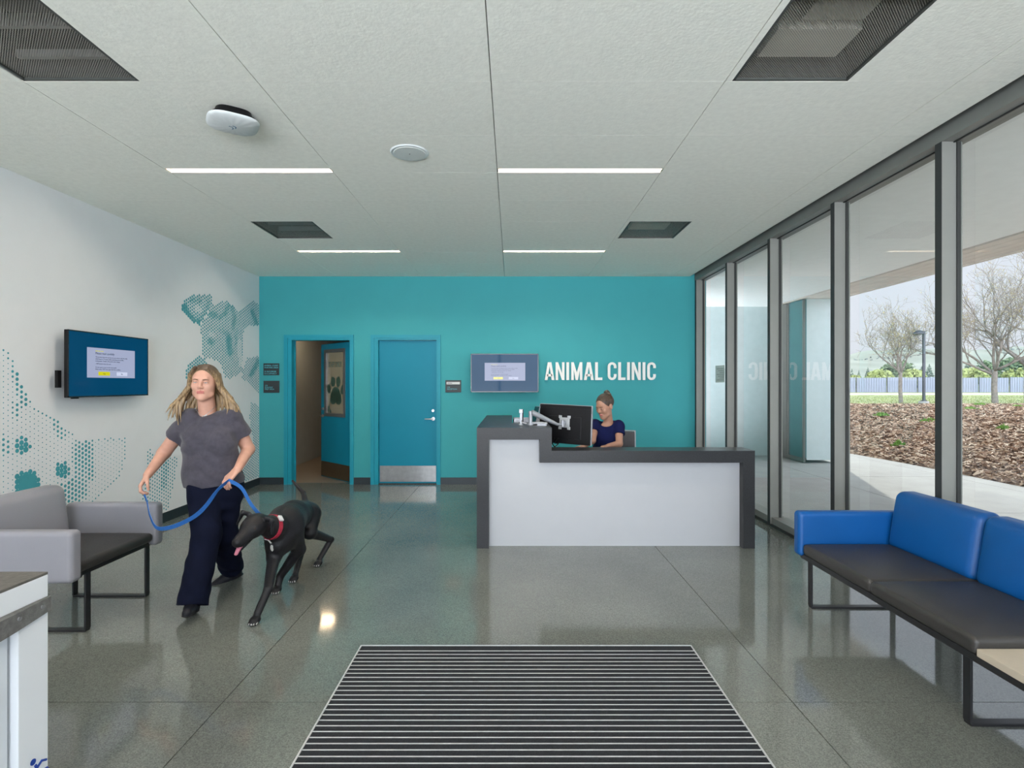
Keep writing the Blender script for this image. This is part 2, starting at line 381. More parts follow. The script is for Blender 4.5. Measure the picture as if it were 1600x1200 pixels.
def solid(name, prims, res, mats, parent, post=None, matfn=None, smoothit=1):
    lo = np.full(3, 1e9); hi = -lo; bb = []
    for p in prims:
        if p[0] == 'c': r = max(p[3], p[4]); l = np.minimum(p[1], p[2])-r; h = np.maximum(p[1], p[2])+r
        else: r = max(p[2]); l = p[1]-r; h = p[1]+r
        g = p[5]+3*res; bb.append((l-g, h+g))
        if not p[7]: lo = np.minimum(lo, l); hi = np.maximum(hi, h)
    lo -= 4*res+.01; hi += 4*res+.01
    n = np.ceil((hi-lo)/res).astype(int)+1
    Fd = np.full(n, .2, dtype=np.float32)
    ax = [lo[i]+res*np.arange(n[i]) for i in range(3)]
    for p, (l, h) in zip(prims, bb):
        i0 = np.clip(np.floor((l-lo)/res).astype(int), 0, n-1); i1 = np.clip(np.ceil((h-lo)/res).astype(int)+1, 1, n)
        if (i1 <= i0).any(): continue
        X = ax[0][i0[0]:i1[0], None, None]; Y = ax[1][None, i0[1]:i1[1], None]; Z = ax[2][None, None, i0[2]:i1[2]]
        if p[0] == 'c':
            a, b = p[1], p[2]; ba = b-a; L2 = (ba**2).sum()+1e-12
            q = (X-a[0], Y-a[1], Z-a[2])
            t0 = (q[0]*ba[0]+q[1]*ba[1]+q[2]*ba[2])/L2; t = np.clip(t0, 0, 1)
            dx, dy, dz = q[0]-t*ba[0], q[1]-t*ba[1], q[2]-t*ba[2]
            if p[8] is not None:      # flattened along a unit axis
                s = np.array(p[8][0], float); f = p[8][1]; w = (dx*s[0]+dy*s[1]+dz*s[2])*(f-1)
                dx, dy, dz = dx+w*s[0], dy+w*s[1], dz+w*s[2]
            d = np.sqrt(dx**2+dy**2+dz**2)-(p[3]+(p[4]-p[3])*t)
            if p[6]: d = np.maximum(d, (t0-1)*math.sqrt(L2))
        else:
            c, r, R = p[1], p[2], p[3]
            x, y, z = X-c[0], Y-c[1], Z-c[2]
            if R is not None:
                x, y, z = [R[i][0]*x+R[i][1]*y+R[i][2]*z for i in range(3)]
            k0 = np.sqrt((x/r[0])**2+(y/r[1])**2+(z/r[2])**2); k1 = np.sqrt((x/r[0]**2)**2+(y/r[1]**2)**2+(z/r[2]**2)**2)+1e-9
            d = k0*(k0-1)/k1
        sl = tuple(slice(i0[i], i1[i]) for i in range(3)); A = Fd[sl]; k = max(p[5], 1e-5)
        if p[7]:
            d = -d; hh = np.maximum(k-np.abs(A-d), 0)/k; Fd[sl] = np.maximum(A, d)+hh*hh*k/4
        else:
            hh = np.maximum(k-np.abs(A-d), 0)/k; Fd[sl] = np.minimum(A, d)-hh*hh*k/4
    if post: Fd = post(Fd, ax[0][:, None, None], ax[1][None, :, None], ax[2][None, None, :])
    V, Q = nets(Fd, lo, res)
    off = np.array(wloc(parent))
    me = bpy.data.meshes.new(name); me.from_pydata((V-off).tolist(), [], Q.tolist())
    for mm in (mats if isinstance(mats, list) else [mats]): me.materials.append(mm)
    if matfn:
        cen = V[Q].mean(1); me.polygons.foreach_set('material_index', matfn(cen).astype(np.int32))
    me.polygons.foreach_set('use_smooth', [True]*len(me.polygons)); me.update()
    o = bpy.data.objects.new(name, me); C.objects.link(o); o.parent = parent
    return o
# ================================================================== THE ROOM
RX = 2.69                                   # room face of the window frames
FY0 = -2.6
b = MB()
xs = [LW, -1.345, 1.305, 2.86]; ys = [FY0-.2, -.134, 2.516, 5.166, BW+.14]
for i in range(3):
    for j in range(4):
        b.box(xs[i]+(.0022 if i else 0), xs[i+1]-(.0022 if i < 2 else 0), ys[j]+.0022, ys[j+1]-(.0022 if j < 3 else 0), -.08, 0)
b.cur = 1; b.box(LW, 2.86, FY0-.2, BW+.14, -.12, -.012)
struct('floor', b, [M['floor'], M['alu_dark']])
# ceiling: felt panels with open joints, holes left for grilles and lights
cx = [LW, -2.56, -1.335, -.11, 1.115, 2.34, 2.62]
cy = [2.83+.6115*k for k in range(-9, 9)]
b = MB()
grilles = [(-2.553, 2.2185), (1.15, 2.2185), (-2.553, 5.2765), (1.15, 5.2765)]
lights = [(c, 4.056-2.446*k) for k in (-1, 0, 1, 2) for c in (-2.56, -.11)]
xb = sorted(set(cx+[-1.947, 1.15, 1.756]))
for i in range(len(xb)-1):
    for j in range(-1, len(cy)):
        y0 = cy[j] if j >= 0 else FY0; y1 = cy[j+1] if j+1 < len(cy) else BW
        if y1 <= FY0+.01: continue
        y0 = max(y0, FY0)
        x0, x1 = xb[i], xb[i+1]
        if any(abs(y0-g[1]) < .05 and x0 > g[0]-.03 and x1 < g[0]+.63 for g in grilles): continue
        lt = any(abs(y1-l[1]) < .03 and x0 > l[0]-.01 and x1 < l[0]+1.26 for l in lights)
        if lt: y1 = y1-.075
        gx0 = .0024 if x0 in cx[1:] else 0; gx1 = .0024 if x1 in cx[:-1] else 0
        b.box(x0+gx0, x1-gx1, y0+.0014, y1-.0014, CEIL, CEIL+.03)
struct('ceiling', b, M['ceiling'])
b = MB(); b.box(LW-.1, 6.0, FY0-.2, 12.0, 3.42, 3.6)
struct('trim_1', b, M['plenum'])
b = MB(); b.box(LW-.15, LW, FY0-.2, BW+.14, -.12, 3.42); struct('wall_left', b, M['white_wall'])
b = MB()
OP = [(-3.243, -2.389), (-1.970, -1.112)]; OT = 2.126
for x0, x1 in ((LW-.15, OP[0][0]-.03), (OP[0][1]+.015, OP[1][0]-.03), (OP[1][1]+.015, RX+.17)): b.box(x0, x1, BW, BW+.14, 0, 3.42)
for x0, x1 in OP: b.box(x0-.03, x1+.015, BW, BW+.14, OT+.015, 3.42)
struct('wall_back', b, M['teal_wall'])
b = MB()
b.box(LW, -3.3, FY0-.15, FY0, 0, 3.42); b.box(2.4, 2.86, FY0-.15, FY0, 0, 3.42); b.box(-3.3, 2.4, FY0-.15, FY0, 2.9, 3.42)
struct('wall_rear', b, M['white_wall'])
b = MB(); b.box(2.69, 2.86, FY0-.15, BW, 3.14, 3.42); b.box(2.845, 2.86, FY0-.15, BW, 3.12, 3.16); struct('wall_right', b, M['plenum'])
# skirting
b = MB()
for x0, x1 in ((LW, -3.357), (-2.33, -2.08), (-1.051, RX)): b.box(x0, x1, BW-.012, BW, 0, .103)
struct('baseboard_back', b, M['base'])
b = MB(); b.box(LW, LW+.012, FY0, BW-.012, 0, .103); struct('baseboard_left', b, M['base'])
# glazed right wall: one bay after another
mull = [3.388+1.127*k for k in range(-5, 5)]
mull[-1] = 7.90
for n in range(len(mull)):
    y0 = mull[n]; ynext = mull[n+1] if n+1 < len(mull) else None
    w = thing('window_%d' % (n+1), None, None, (GX, y0, 0), kind='structure')
    b = MB(); b.box(RX+.003, GX-.012, y0, y0+.05, 0, 2.999); b.box(GX+.012, GX+.03, y0+.004, y0+.046, .0, 2.999)
    b.cur = 2; b.box(RX-.001, RX+.003, y0-.0005, y0+.0505, 0, 2.999)  # dark strip over the room face of each mullion
    b.cur = 1; b.box(GX-.012, GX+.012, y0+.006, y0+.044, 0, 2.999)
    b.build('mullion', [M['alu'], M['alu_dark'], M['mull_face']], w)
    ya = y0+.05; yb = ynext if ynext else BW
    b = MB(); b.box(RX, 2.86, ya-.05, yb, 2.999, 3.14); b.cur = 1; b.box(RX+.075, RX+.085, ya, yb, 2.992, 3.0)
    b.build('head_rail', [M['alu'], M['alu_dark']], w)
    b = MB(); b.box(RX+.02, 2.86, ya, yb, .022, .088); b.cur = 1; b.box(RX, 2.86, ya, yb, 0, .022)
    b.build('sill_rail', [M['alu'], M['alu_dark']], w)
    if ynext:
        b = MB(); b.quad((GX, ya, .088), (GX, yb, .088), (GX, yb, 2.999), (GX, ya, 2.999)); b.build('glass_pane', M['glass'], w)
        b = MB()
        for (q0, q1) in ((ya, ya+.008), (yb-.008, yb)): b.box(GX-.012, GX+.012, q0, q1, .088, 2.999)
        b.build('gasket', M['alu_dark'], w)
# storefront behind, the entrance side
xs2 = [-3.3, -1.875, -.45, .975, 2.4]
for n in range(4):
    w = thing('window_%d' % (n+11), None, None, (xs2[n], FY0, 0), kind='structure')
    b = MB(); b.box(xs2[n], xs2[n]+.05, FY0-.12, FY0-.02, 0, 2.9); b.box(xs2[n]+.05, xs2[n+1], FY0-.12, FY0-.02, 0, .09); b.box(xs2[n]+.05, xs2[n+1], FY0-.12, FY0-.02, 2.82, 2.9)
    b.build('frame', M['alu'], w)
    b = MB(); b.quad((xs2[n]+.05, FY0-.07, .09), (xs2[n+1], FY0-.07, .09), (xs2[n+1], FY0-.07, 2.82), (xs2[n]+.05, FY0-.07, 2.82)); b.build('glass_pane', M['glass'], w)
# notice on the furthest pane
t = thing('window_notice', 'small grey notice stuck on the narrow glass pane nearest the teal wall', 'sign', (GX-.003, 7.0, 1.4))
y0, y1, z0, z1 = 7.10, 7.42, 1.50, 1.73
b = MB(); b.box(GX-.004, GX-.001, y0, y1, z0, z1); b.build('panel', mat('notice_grey', (.60, .65, .63), .6), t)
b = MB()
for k in range(7): b.box(GX-.0055, GX-.004, y0+.03, y1-.05-.05*(k % 3), z1-.045-.025*k-.006, z1-.045-.025*k+.004)
b.build('lettering', mat('notice_ink', (.32, .36, .36), .6), t)

# ------------------------------------------------------------------ doors
def frame_mb(x0, x1):
    b = MB(); c = .03
    yf = BW-.022
    for a0, a1, z0, z1 in ((x0-.114, x0-.03, 0, OT+.077), (x1+.03-.0, x1+.061, 0, OT+.077)):
        pass
    b.box(x0-.11, x0-.055, yf, BW-.001, 0, OT+.03); b.box(x0-.055, x0, BW-.008, BW+.16, 0, OT)
    b.box(x1+.025, x1+.06, yf, BW-.001, 0, OT+.03); b.box(x1, x1+.025, BW-.008, BW+.16, 0, OT)
    b.box(x0-.11, x1+.06, yf, BW-.001, OT+.03, OT+.077); b.box(x0-.055, x1+.025, BW-.008, BW+.16, OT, OT+.03)
    b.box(x0, x0+.012, BW+.10, BW+.12, 0, OT); b.box(x1-.012, x1, BW+.10, BW+.12, 0, OT)
    return b
d1 = thing('door_1', None, None, (-2.39, 8.06, 0), kind='structure')
frame_mb(*OP[0]).build('door_frame', M['teal_frame'], d1)
H = Vector((-2.393, 8.075, 0)); U = Vector((-.732, .681, 0)).normalized(); N = Vector((-.681, -.732, 0)).normalized(); DW = .885
def leaf(u, v, d): return H+U*u+N*d+Vector((0, 0, v))
b = MB(); hu, hv = (DW-.80)/1, 0
u0, u1, v0, v1 = .155, .765, .985, 2.01        # opening of the vision panel
for a0, a1, c0, c1 in ((0, u0, .01, 2.11), (u1, DW, .01, 2.11), (u0, u1, .01, v0), (u0, u1, v1, 2.11)):
    b.extr([(a0, c0), (a1, c0), (a1, c1), (a0, c1)], lambda u, v, d: leaf(u, v, -.022+d), .044)
lf = b.build('door_leaf', M['teal_door'], d1)
b = MB(); fw = .05
for a0, a1, c0, c1 in ((u0-.012, u0+fw-.012, v0-.012, v1+.012), (u1-fw+.012, u1+.012, v0-.012, v1+.012), (u0, u1, v0-.012, v0+fw-.012), (u0, u1, v1-fw+.012, v1+.012)):
    b.extr([(a0, c0), (a1, c0), (a1, c1), (a0, c1)], lambda u, v, d: leaf(u, v, -.032+d), .064)
b.build('vision_frame', mat('grey_steel_frame', (.16, .16, .16), .4, metal=.4), lf)
b = MB(); b.extr([(u0, v0), (u1, v0), (u1, v1), (u0, v1)], lambda u, v, d: leaf(u, v, -.004+d), .008); b.build('frosted_pane', M['frost'], lf)
b = MB(); b.extr([(.02, .02), (DW-.005, .02), (DW-.005, .255), (.02, .255)], lambda u, v, d: leaf(u, v, .022+d), .003); b.build('kick_plate', mat('bronze_kick_plate', (.16, .11, .065), .35, metal=.7), lf)
def lever(fn, u, v, flip, parent, dark=False):
    b = MB(); b.cone(fn(u, v, 0), fn(u, v, .012), .026, .026, 20); b.cone(fn(u, v, .01), fn(u, v, .055), .011, .011, 12)
    b.tube([fn(u, v, .055), fn(u+flip*.03, v, .06), fn(u+flip*.12, v, .055)], [.011, .010, .008], 10)
    return b.build('lever_handle', M['chrome'], parent, smooth=True, angle=40)
lever(lambda u, v, d: leaf(u, v, .022+d), DW-.065, .975, -1, lf)
lever(lambda u, v, d: leaf(u, v, -.022-d), DW-.065, .975, -1, lf)
b = MB(); b.cone(leaf(DW-.065, 1.085, .022), leaf(DW-.065, 1.085, .035), .023, .02, 20); b.build('deadbolt', M['chrome'], lf, smooth=True, angle=40)
text('lettering', 'STAFF ONLY', lambda x, y, d: leaf(u1-.075-x, 1.745+y, .004+d), .115, M['frost_print'], lf, bold=.003, sx=.62, depth=.001)
b = MB()
def blob(cu, cv, ru, rv, rot=0, n=24, fn=None):
    pts = []
    for i in range(n):
        t = 2*math.pi*i/n; x, y = ru*math.cos(t), rv*math.sin(t); pts.append((cu+x*math.cos(rot)-y*math.sin(rot), cv+x*math.sin(rot)+y*math.cos(rot)))
    return pts
um = (u0+u1)/2
for cu, cv, ru, rv, ro in ((.0, 1.35, .12, .085, 0), (.0, 1.29, .165, .10, 0), (-.09, 1.225, .085, .065, -.2), (.09, 1.225, .085, .065, .2),
                           (.212, 1.405, .058, .075, -.3), (.082, 1.515, .066, .080, -.1), (-.075, 1.515, .066, .080, .12), (-.205, 1.395, .058, .075, .3)):
    b.extr([(um+p[0], p[1]) for p in blob(cu, cv, ru, rv, ro)], lambda u, v, d: leaf(u, v, .0045+d), .001)
for cu, cv, ru, rv in ((.22, 1.09, .03, .055), (.17, 1.03, .03, .05)):
    b.extr([(um+p[0], p[1]) for p in blob(cu, cv, ru, rv, .3)], lambda u, v, d: leaf(u, v, .0045+d), .001)
b.build('paw_print', M['frost_print'], lf)
d2 = thing('door_2', None, None, (-1.54, 8.0, 0), kind='structure')
frame_mb(*OP[1]).build('door_frame', M['teal_frame'], d2)
L2 = lambda u, v, d: Vector((u, 8.005-d, v))
b = MB(); b.box(OP[1][0]+.004, OP[1][1]-.004, 8.005, 8.05, .012, OT-.004); lf2 = b.build('door_leaf', M['teal_door'], d2)
b = MB(); b.box(OP[1][0]+.002, OP[1][1]-.002, 7.99, 8.06, 0, .013); b.build('door_sweep', M['alu_dark'], d2)
b = MB(); b.box(OP[1][0]+.015, OP[1][1]-.012, 8.001, 8.005, .035, .27); b.build('kick_plate', M['kick'], lf2)
lever(L2, -1.165, .965, -1, lf2)
b = MB(); b.cone(L2(-1.168, 1.085, 0), L2(-1.168, 1.085, .014), .022, .02, 20); b.build('deadbolt', M['chrome'], lf2, smooth=True, angle=40)

# ------------------------------------------------------------------ corridor behind the open door
b = MB(); b.box(-4.7, -2.2, BW+.14, 13.2, -.08, 0); struct('floor', b, mat('corridor_floor_vinyl', (.30, .24, .18), .3))
b = MB(); b.box(-4.8, -4.7, BW+.14, 10.5, 0, 2.75); b.box(-4.8, -3.96, 10.5, 13.2, 0, 2.75); struct('wall_corridor_left', b, M['corridor'])
b = MB(); b.box(-2.2, -2.1, BW+.14, 13.2, 0, 2.75); struct('wall_corridor_right', b, M['corridor'])
b = MB(); b.box(-3.96, -2.2, 13.1, 13.2, 0, 2.75); struct('wall_corridor_end', b, M['corridor'])
b = MB(); b.box(-4.8, -2.1, BW+.14, 13.2, 2.75, 2.8); struct('ceiling', b, M['corridor'])
b = MB(); b.box(-4.7, -3.95, 10.488, 10.5, 0, .10); b.box(-3.96, -3.948, 10.49, 13.1, 0, .10); struct('baseboard_corridor', b, mat('corridor_base', (.33, .27, .21), .5))
t = thing('ceiling_light', 'round light on the beige corridor ceiling beyond the open door', 'light', (-3.3, 9.6, 2.75))
b = MB(); b.cone((-3.3, 9.6, 2.75), (-3.3, 9.6, 2.72), .16, .16, 28); b.build('housing', M['lamp_trim'], t)
b = MB(); b.cone((-3.3, 9.6, 2.72), (-3.3, 9.6, 2.715), .145, .145, 28); b.build('diffuser', mat('corridor_lamp', (.9, .7, .5), .4, emis=(1, .72, .45), estr=22), t)

# ------------------------------------------------------------------ ceiling fittings
lname = {(0, 0): 'far strip light in the white ceiling, left of the pair near the teal wall', (0, 1): 'far strip light in the white ceiling, right of the pair near the teal wall',
         (1, 0): 'near recessed strip light in the white ceiling, left one beside the round wireless unit', (1, 1): 'near recessed strip light in the white ceiling, right one before the windows'}
proto = None
for k, kk in enumerate((-1, 0, 1, 2)):
    for c, cxx in enumerate((-2.56, -.11)):
        y1 = 4.056-2.446*kk; x0, x1 = cxx+.003, cxx+1.222; y0 = y1-.075
        lab = lname.get((k, c), 'recessed strip light in the ceiling over the entrance mat' if k == 2 else 'recessed strip light in the ceiling behind the entrance mat')
        if (k, c) not in lname: lab = lab+(', left one' if c == 0 else ', right one')
        if proto is None:
            t = thing('strip_light', lab, 'light', (x0, y0, CEIL), 'recessed strip lights'); proto = t
            b = MB(); b.box(x0, x1, y0, y0+.004, CEIL+.002, CEIL+.09); b.box(x0, x1, y1-.006, y1-.001, CEIL+.002, CEIL+.09); b.box(x0, x0+.005, y0, y1, CEIL+.002, CEIL+.09); b.box(x1-.005, x1, y0, y1, CEIL+.002, CEIL+.09); b.box(x0, x1, y0, y1, CEIL+.085, CEIL+.09)
            b.build('housing', M['lamp_trim'], t)
            b = MB(); b.box(x0+.02, x1-.02, y0+.010, y0+.034, CEIL+.022, CEIL+.028); b.build('lens', M['lamp'], t)
            px0, py0 = x0, y0
        else:
            t = copy_tree(proto); t.location = (x0, y0, CEIL); t['label'] = lab
glabel = ['large perforated black ceiling grille at the upper left', 'large perforated black ceiling grille at the upper right with a pale duct behind it',
          'small dark ceiling grille left, beyond the wireless unit', 'small dark ceiling grille right, near the far end of the windows']
for n, (gx, gy) in enumerate(grilles):
    t = thing('ceiling_grille', glabel[n], 'vent', (gx, gy, CEIL), 'perforated ceiling grilles')
    x1, y1 = gx+.605, gy+.6115
    b = MB()
    for q in ((gx, gx+.014, gy, y1), (x1-.014, x1, gy, y1), (gx, x1, gy, gy+.014), (gx, x1, y1-.014, y1)): b.box(q[0], q[1], q[2], q[3], CEIL+.001, CEIL+.035)
    b.build('frame', M['perf_frame'], t)
    b = MB(); b.quad((gx+.014, gy+.014, CEIL+.012), (gx+.014, y1-.014, CEIL+.012), (x1-.014, y1-.014, CEIL+.012), (x1-.014, gy+.014, CEIL+.012)); b.build('perforated_panel', M['perf'], t)
    b = MB()
    for q in ((gx, gx+.005, gy, y1), (x1-.005, x1, gy, y1), (gx, x1, gy, gy+.005), (gx, x1, y1-.005, y1)): b.box(q[0], q[1], q[2], q[3], CEIL+.035, CEIL+.30)
    b.box(gx, x1, gy, y1, CEIL+.30, CEIL+.305); b.build('plenum_box', mat('dark_plenum_lining', (.05, .05, .05), .8), t)
    if n in (1, 3):
        b = MB(); b.box(gx+.09, x1-.12, gy+.30, gy+.52, CEIL+.07, CEIL+.20); b.box(gx+.18, x1-.14, gy+.14, gy+.27, CEIL+.09, CEIL+.20); b.build('duct_box', M['duct'], t, bevel=.006)
    else:
        b = MB(); b.box(gx+.06, x1-.05, gy+.25, gy+.27, CEIL+.05, CEIL+.11); b.box(gx+.06, x1-.05, gy+.5, gy+.52, CEIL+.06, CEIL+.1); b.build('duct_rail', mat('grey_duct_rail', (.22, .22, .21), .5), t)
t = thing('ceiling_speaker', 'round flush white speaker in the ceiling between the near strip lights', 'speaker', (-.70, 3.70, CEIL))
b = MB(); b.cone((-.70, 3.70, CEIL), (-.70, 3.70, CEIL-.008), .131, .124, 48); b.build('rim', M['device_white'], t, smooth=True, angle=40)
b = MB(); b.cone((-.70, 3.70, CEIL-.008), (-.70, 3.70, CEIL-.011), .108, .106, 48); b.cur = 1; b.cone((-.70, 3.70, CEIL-.011), (-.70, 3.70, CEIL-.0125), .004, .004, 10); b.build('grille', [mat('speaker_grille', (.62, .66, .64), .6), M['alu_dark']], t, smooth=True, angle=40)
# wireless unit: rounded square puck with radial ribs
t = thing('wireless_access_point', 'white rounded wireless unit hanging from the ceiling above the walking woman', 'wireless unit', (-1.635, 3.17, CEIL))
c0 = Vector((-1.635, 3.17, CEIL)); rot = math.radians(33)
def sq(r, t, e=3.2): q = (abs(math.cos(t))**e+abs(math.sin(t))**e)**(-1/e); return Vector((r*q*math.cos(t+rot), r*q*math.sin(t+rot), 0))
b = MB(); n = 64; prof = [(0, -.082), (.05, -.081), (.10, -.076), (.125, -.069), (.137, -.060), (.138, -.054), (.130, -.050), (0, -.049)]
vs = []
for r, z in prof:
    for i in range(n):
        rr = r; rib = .0018*(1 if (i % 4) < 2 else 0) if .09 < r < .13 and z < -.065 else 0
        vs.append(c0+sq(rr, 2*math.pi*i/n)+Vector((0, 0, z+rib)))
b.add(vs, [(j*n+i, (j+1)*n+i, (j+1)*n+(i+1) % n, j*n+(i+1) % n) for j in range(len(prof)-1) for i in range(n)])
b.build('cover', M['device_white'], t, smooth=True, angle=50)
b = MB(); n = 40
for r0, r1, z0, z1 in ((.118, .122, -.034, -.049), (.095, .105, .004, -.036)):
    vs = [c0+sq(r, 2*math.pi*i/n)+Vector((0, 0, z)) for r, z in ((0, z0), (r0, z0), (r1, z1), (0, z1)) for i in range(n)]
    b.add(vs, [(j*n+i, (j+1)*n+i, (j+1)*n+(i+1) % n, j*n+(i+1) % n) for j in range(3) for i in range(n)])
b.build('base', M['black_plastic'], t, smooth=True, angle=40)
b = MB()
for dx, dy, l in ((-.012, .0, .02), (.012, -.006, .016)):
    for s in range(6):
        a = math.radians(-60+s*24); b.cone(c0+Vector((dx+l*math.cos(a)-.01, dy+l*math.sin(a), -.0815)), c0+Vector((dx+l*math.cos(a)-.01, dy+l*math.sin(a), -.083)), .0035, .0035, 8)
b.build('printed_mark', mat('blue_grey_print', (.06, .16, .26), .5), t)

# ------------------------------------------------------------------ wall mural of halftone dots
def inpoly(x, y, p):
    r = False; j = len(p)-1
    for i in range(len(p)):
        if (p[i][1] > y) != (p[j][1] > y) and x < (p[j][0]-p[i][0])*(y-p[i][1])/(p[j][1]-p[i][1])+p[i][0]: r = not r
        j = i
    return r
def seg(x, y, pl):
    m = 1e9
    for (ax, ay), (bx, by) in zip(pl, pl[1:]):
        L = (bx-ax)**2+(by-ay)**2; t = max(0, min(1, ((x-ax)*(bx-ax)+(y-ay)*(by-ay))/L)) if L else 0
        m = min(m, math.hypot(x-ax-t*(bx-ax), y-ay-t*(by-ay)))
    return m
polys = [
 ([(283,477),(290,465),(303,460),(320,461),(330,461),(333,470),(328,482),(320,493),(311,508),(300,502),(290,492),(285,486)], .55, .6),
 ([(330,478),(342,472),(354,469),(365,480),(372,488),(385,478),(397,470),(405,476),(405,510),(392,508),(382,512),(380,520),(380,555),(377,572),(382,580),(372,584),(358,594),(350,587),(343,566),(332,562),(318,558),(314,555),(315,530),(312,510),(322,495)], .50, .5),
 ([(289,584),(293,572),(310,556),(320,560),(330,575),(310,600),(295,600)], .65, .6),
 ([(380,578),(386,557),(392,559),(405,556),(405,618),(397,607),(378,590)], .42, .4),
 ([(391,628),(405,634),(405,757),(376,772),(380,735),(392,715),(396,690),(390,655)], .36, .4),
 ([(229,703),(237,702),(242,720),(262,712),(278,715),(274,745),(268,772),(262,797),(240,802),(220,800),(224,760),(228,730)], .22, .25),
 ([(-40,520),(0,542),(12,550),(22,566),(32,595),(45,618),(60,643),(80,653),(100,665),(115,680),(125,690),(140,687),(165,684),(195,684),(198,700),(196,715),(189,742),(165,765),(150,782),(135,810),(-40,830)], .05, .16)]
strokes = [([(287,478),(293,492),(303,502),(310,503)], 5.5, 1.1), ([(310,503),(320,490),(327,470)], 3.5, .75), ([(298,468),(312,470)], 4, .8),
 ([(331,492),(336,493)], 6, .9), ([(344,497),(352,488),(358,476)], 4, .85), ([(362,478),(366,495),(364,512)], 3.5, .8), ([(345,516),(357,522)], 5, .7),
 ([(357,528),(359,552)], 4.5, 1.0), ([(328,533),(331,535)], 5, .95), ([(394,485),(401,508)], 3.5, .9), ([(370,520),(368,538)], 2.5, .7), ([(392,586),(404,563)], 3.5, .95),
 ([(258,722),(256,758)], 5, .55), ([(262,730),(252,765)], 4, .45),
 ([(25,583),(30,600),(38,630)], 6, .42), ([(24,633),(26,650)], 5, .3), ([(88,660),(96,680)], 6, .35), ([(2,690),(10,700)], 9, .33),
 ([(124,700),(126,770)], 9, .42), ([(138,690),(140,745)], 6, .45), ([(134,700),(132,720)], 6, .5), ([(108,745),(112,800)], 12, .5), ([(122,740),(118,800)], 8, .35)]
discs = [(34.5,695,13,1.05), (97,734,13,1.05), (43,757,22,1.7)]
lights_m = [([(309,481),(310,483)], 5, .2), ([(374,535),(376,570)], 3.2, .2), ([(330,522),(333,523)], 4, .3)]
def dens(px, py):
    d = 0
    for p, v, e in polys:
        if inpoly(px, py, p):
            d = max(d, v)
            if e != v and seg(px, py, p+[p[0]]) < 5: d = max(d, e)
    if d == 0: return 0
    for pl, w, v in strokes:
        s = seg(px, py, pl)
        if s < w*1.8: d = max(d, v*(1-max(0, s-w*.6)/(w*1.2)))
    for x, y, r, v in discs:
        s = math.hypot(px-x, py-y)
        if s < r: d = max(d, v*(1 if s < r*.75 else .55))
        elif s < r+7 and d > .12: d = .06
    for pl, w, v in lights_m:
        if seg(px, py, pl) < w: d = min(d, v)
    return d
b = MB(); sy, sz = .0365, .0385; n = 0; j = 0; y = 2.9
while y < BW-.012:
    z = .13+(sz/2 if j % 2 else 0)
    while z < 2.75:
        px = 800+F*LW/y; py = 600-(z-EYE)*F/y; d = dens(px, py)
        if d > 0:
            d *= .85+.3*random.random(); r = sy*.56*math.sqrt(min(d, 1.6))
            x = LW+.0012+.0003*(n % 3); k = 10 if r > .006 else 7; n += 1
            b.add([(x, y+r*math.cos(2*math.pi*i/k), z+r*math.sin(2*math.pi*i/k)) for i in range(k)], [tuple(range(k))])
        z += sz
    y += sy; j += 1
tag(b.build('wall_mural', M['mural']), 'teal halftone dog mural printed on the white left wall', 'mural')

# ------------------------------------------------------------------ televisions
def television(base, fn, W, H0, name_label, depth=.05):
    t = thing('television', name_label, 'television', base, 'wall televisions')
    def bx(b, u0, u1, v0, v1, d0, d1): b.extr([(u0, v0), (u1, v0), (u1, v1), (u0, v1)], lambda u, v, d: fn(u, v, d0+d), d1-d0)
    b = MB(); bx(b, 0, W, 0, H0, 0, depth); b.build('casing', M['black_plastic'], t, bevel=.004)
    b = MB()
    for q in ((0, W, 0, .012), (0, W, H0-.010, H0), (0, .010, 0, H0), (W-.010, W, 0, H0)): bx(b, *q, depth, depth+.003)
    b.build('bezel', mat('tv_bezel', (.02, .02, .022), .2), t)
    b = MB(); bx(b, .010, W-.010, .012, H0-.010, depth, depth+.001); sc = b.build('screen', M['tv_blue'], t)
    b = MB(); u0, u1, v0, v1 = W*.205, W*.805, H0*.30, H0*.765; bx(b, u0, u1, v0, v1, depth+.001, depth+.0016); dl = b.build('dialog_panel', M['tv_dialog'], sc)
    b = MB(); bx(b, W*.335, W*.475, H0*.335, H0*.395, depth+.0016, depth+.0022); b.build('yellow_button', M['tv_yellow'], sc)
    b = MB(); bx(b, W*.56, W*.70, H0*.335, H0*.395, depth+.0016, depth+.0022); b.build('pale_button', M['tv_dialog_pale'], sc)
    T = lambda s, u, v, sz, m: text('lettering', s, lambda x, y, d: fn(u+x, v+y, depth+.0022+d), sz, m, sc, depth=.0006)
    T('IMPORTANT', W*.30, H0*.705, .017, M['tv_yellow']); T('Please read carefully', W*.30, H0*.665, .027, M['tv_text'])
    for i, s in enumerate(('This product does not need any set up in order to play the media', 'which features TV menus while connecting to the satellite', 'during power. Details in the power saver settings.')): T(s, W*.30, H0*(.615-.031*i), .0145, M['tv_text'])
    T('- USB features cannot be used.', W*.30, H0*.51, .0145, M['tv_text'])
    for i, s in enumerate(('Do you want to use it on the same mode?', 'Please select "YES" if you agree with this condition.')): T(s, W*.30, H0*(.455-.031*i), .0145, M['tv_text'])
    T('Yes', W*.39, H0*.352, .019, M['tv_text']); T('No', W*.615, H0*.352, .019, M['tv_text'])
    b = MB(); bx(b, W*.3, W*.7, H0*.3, H0*.7, -(.0935 if depth < .04 else .0605), 0); b.build('wall_bracket', M['black_metal'], t)
    return t
t = television((LW+.02, 4.86, 1.37), lambda u, v, d: Vector((LW+.095+d, 4.38+u, 1.368+v)), .966, .556, 'wall television showing a blue screen on the white left wall', depth=.03)
b = MB(); b.box(LW+.05, LW+.075, 4.345, 4.38, 1.45, 1.59); b.build('side_module', M['black_plastic'], t)
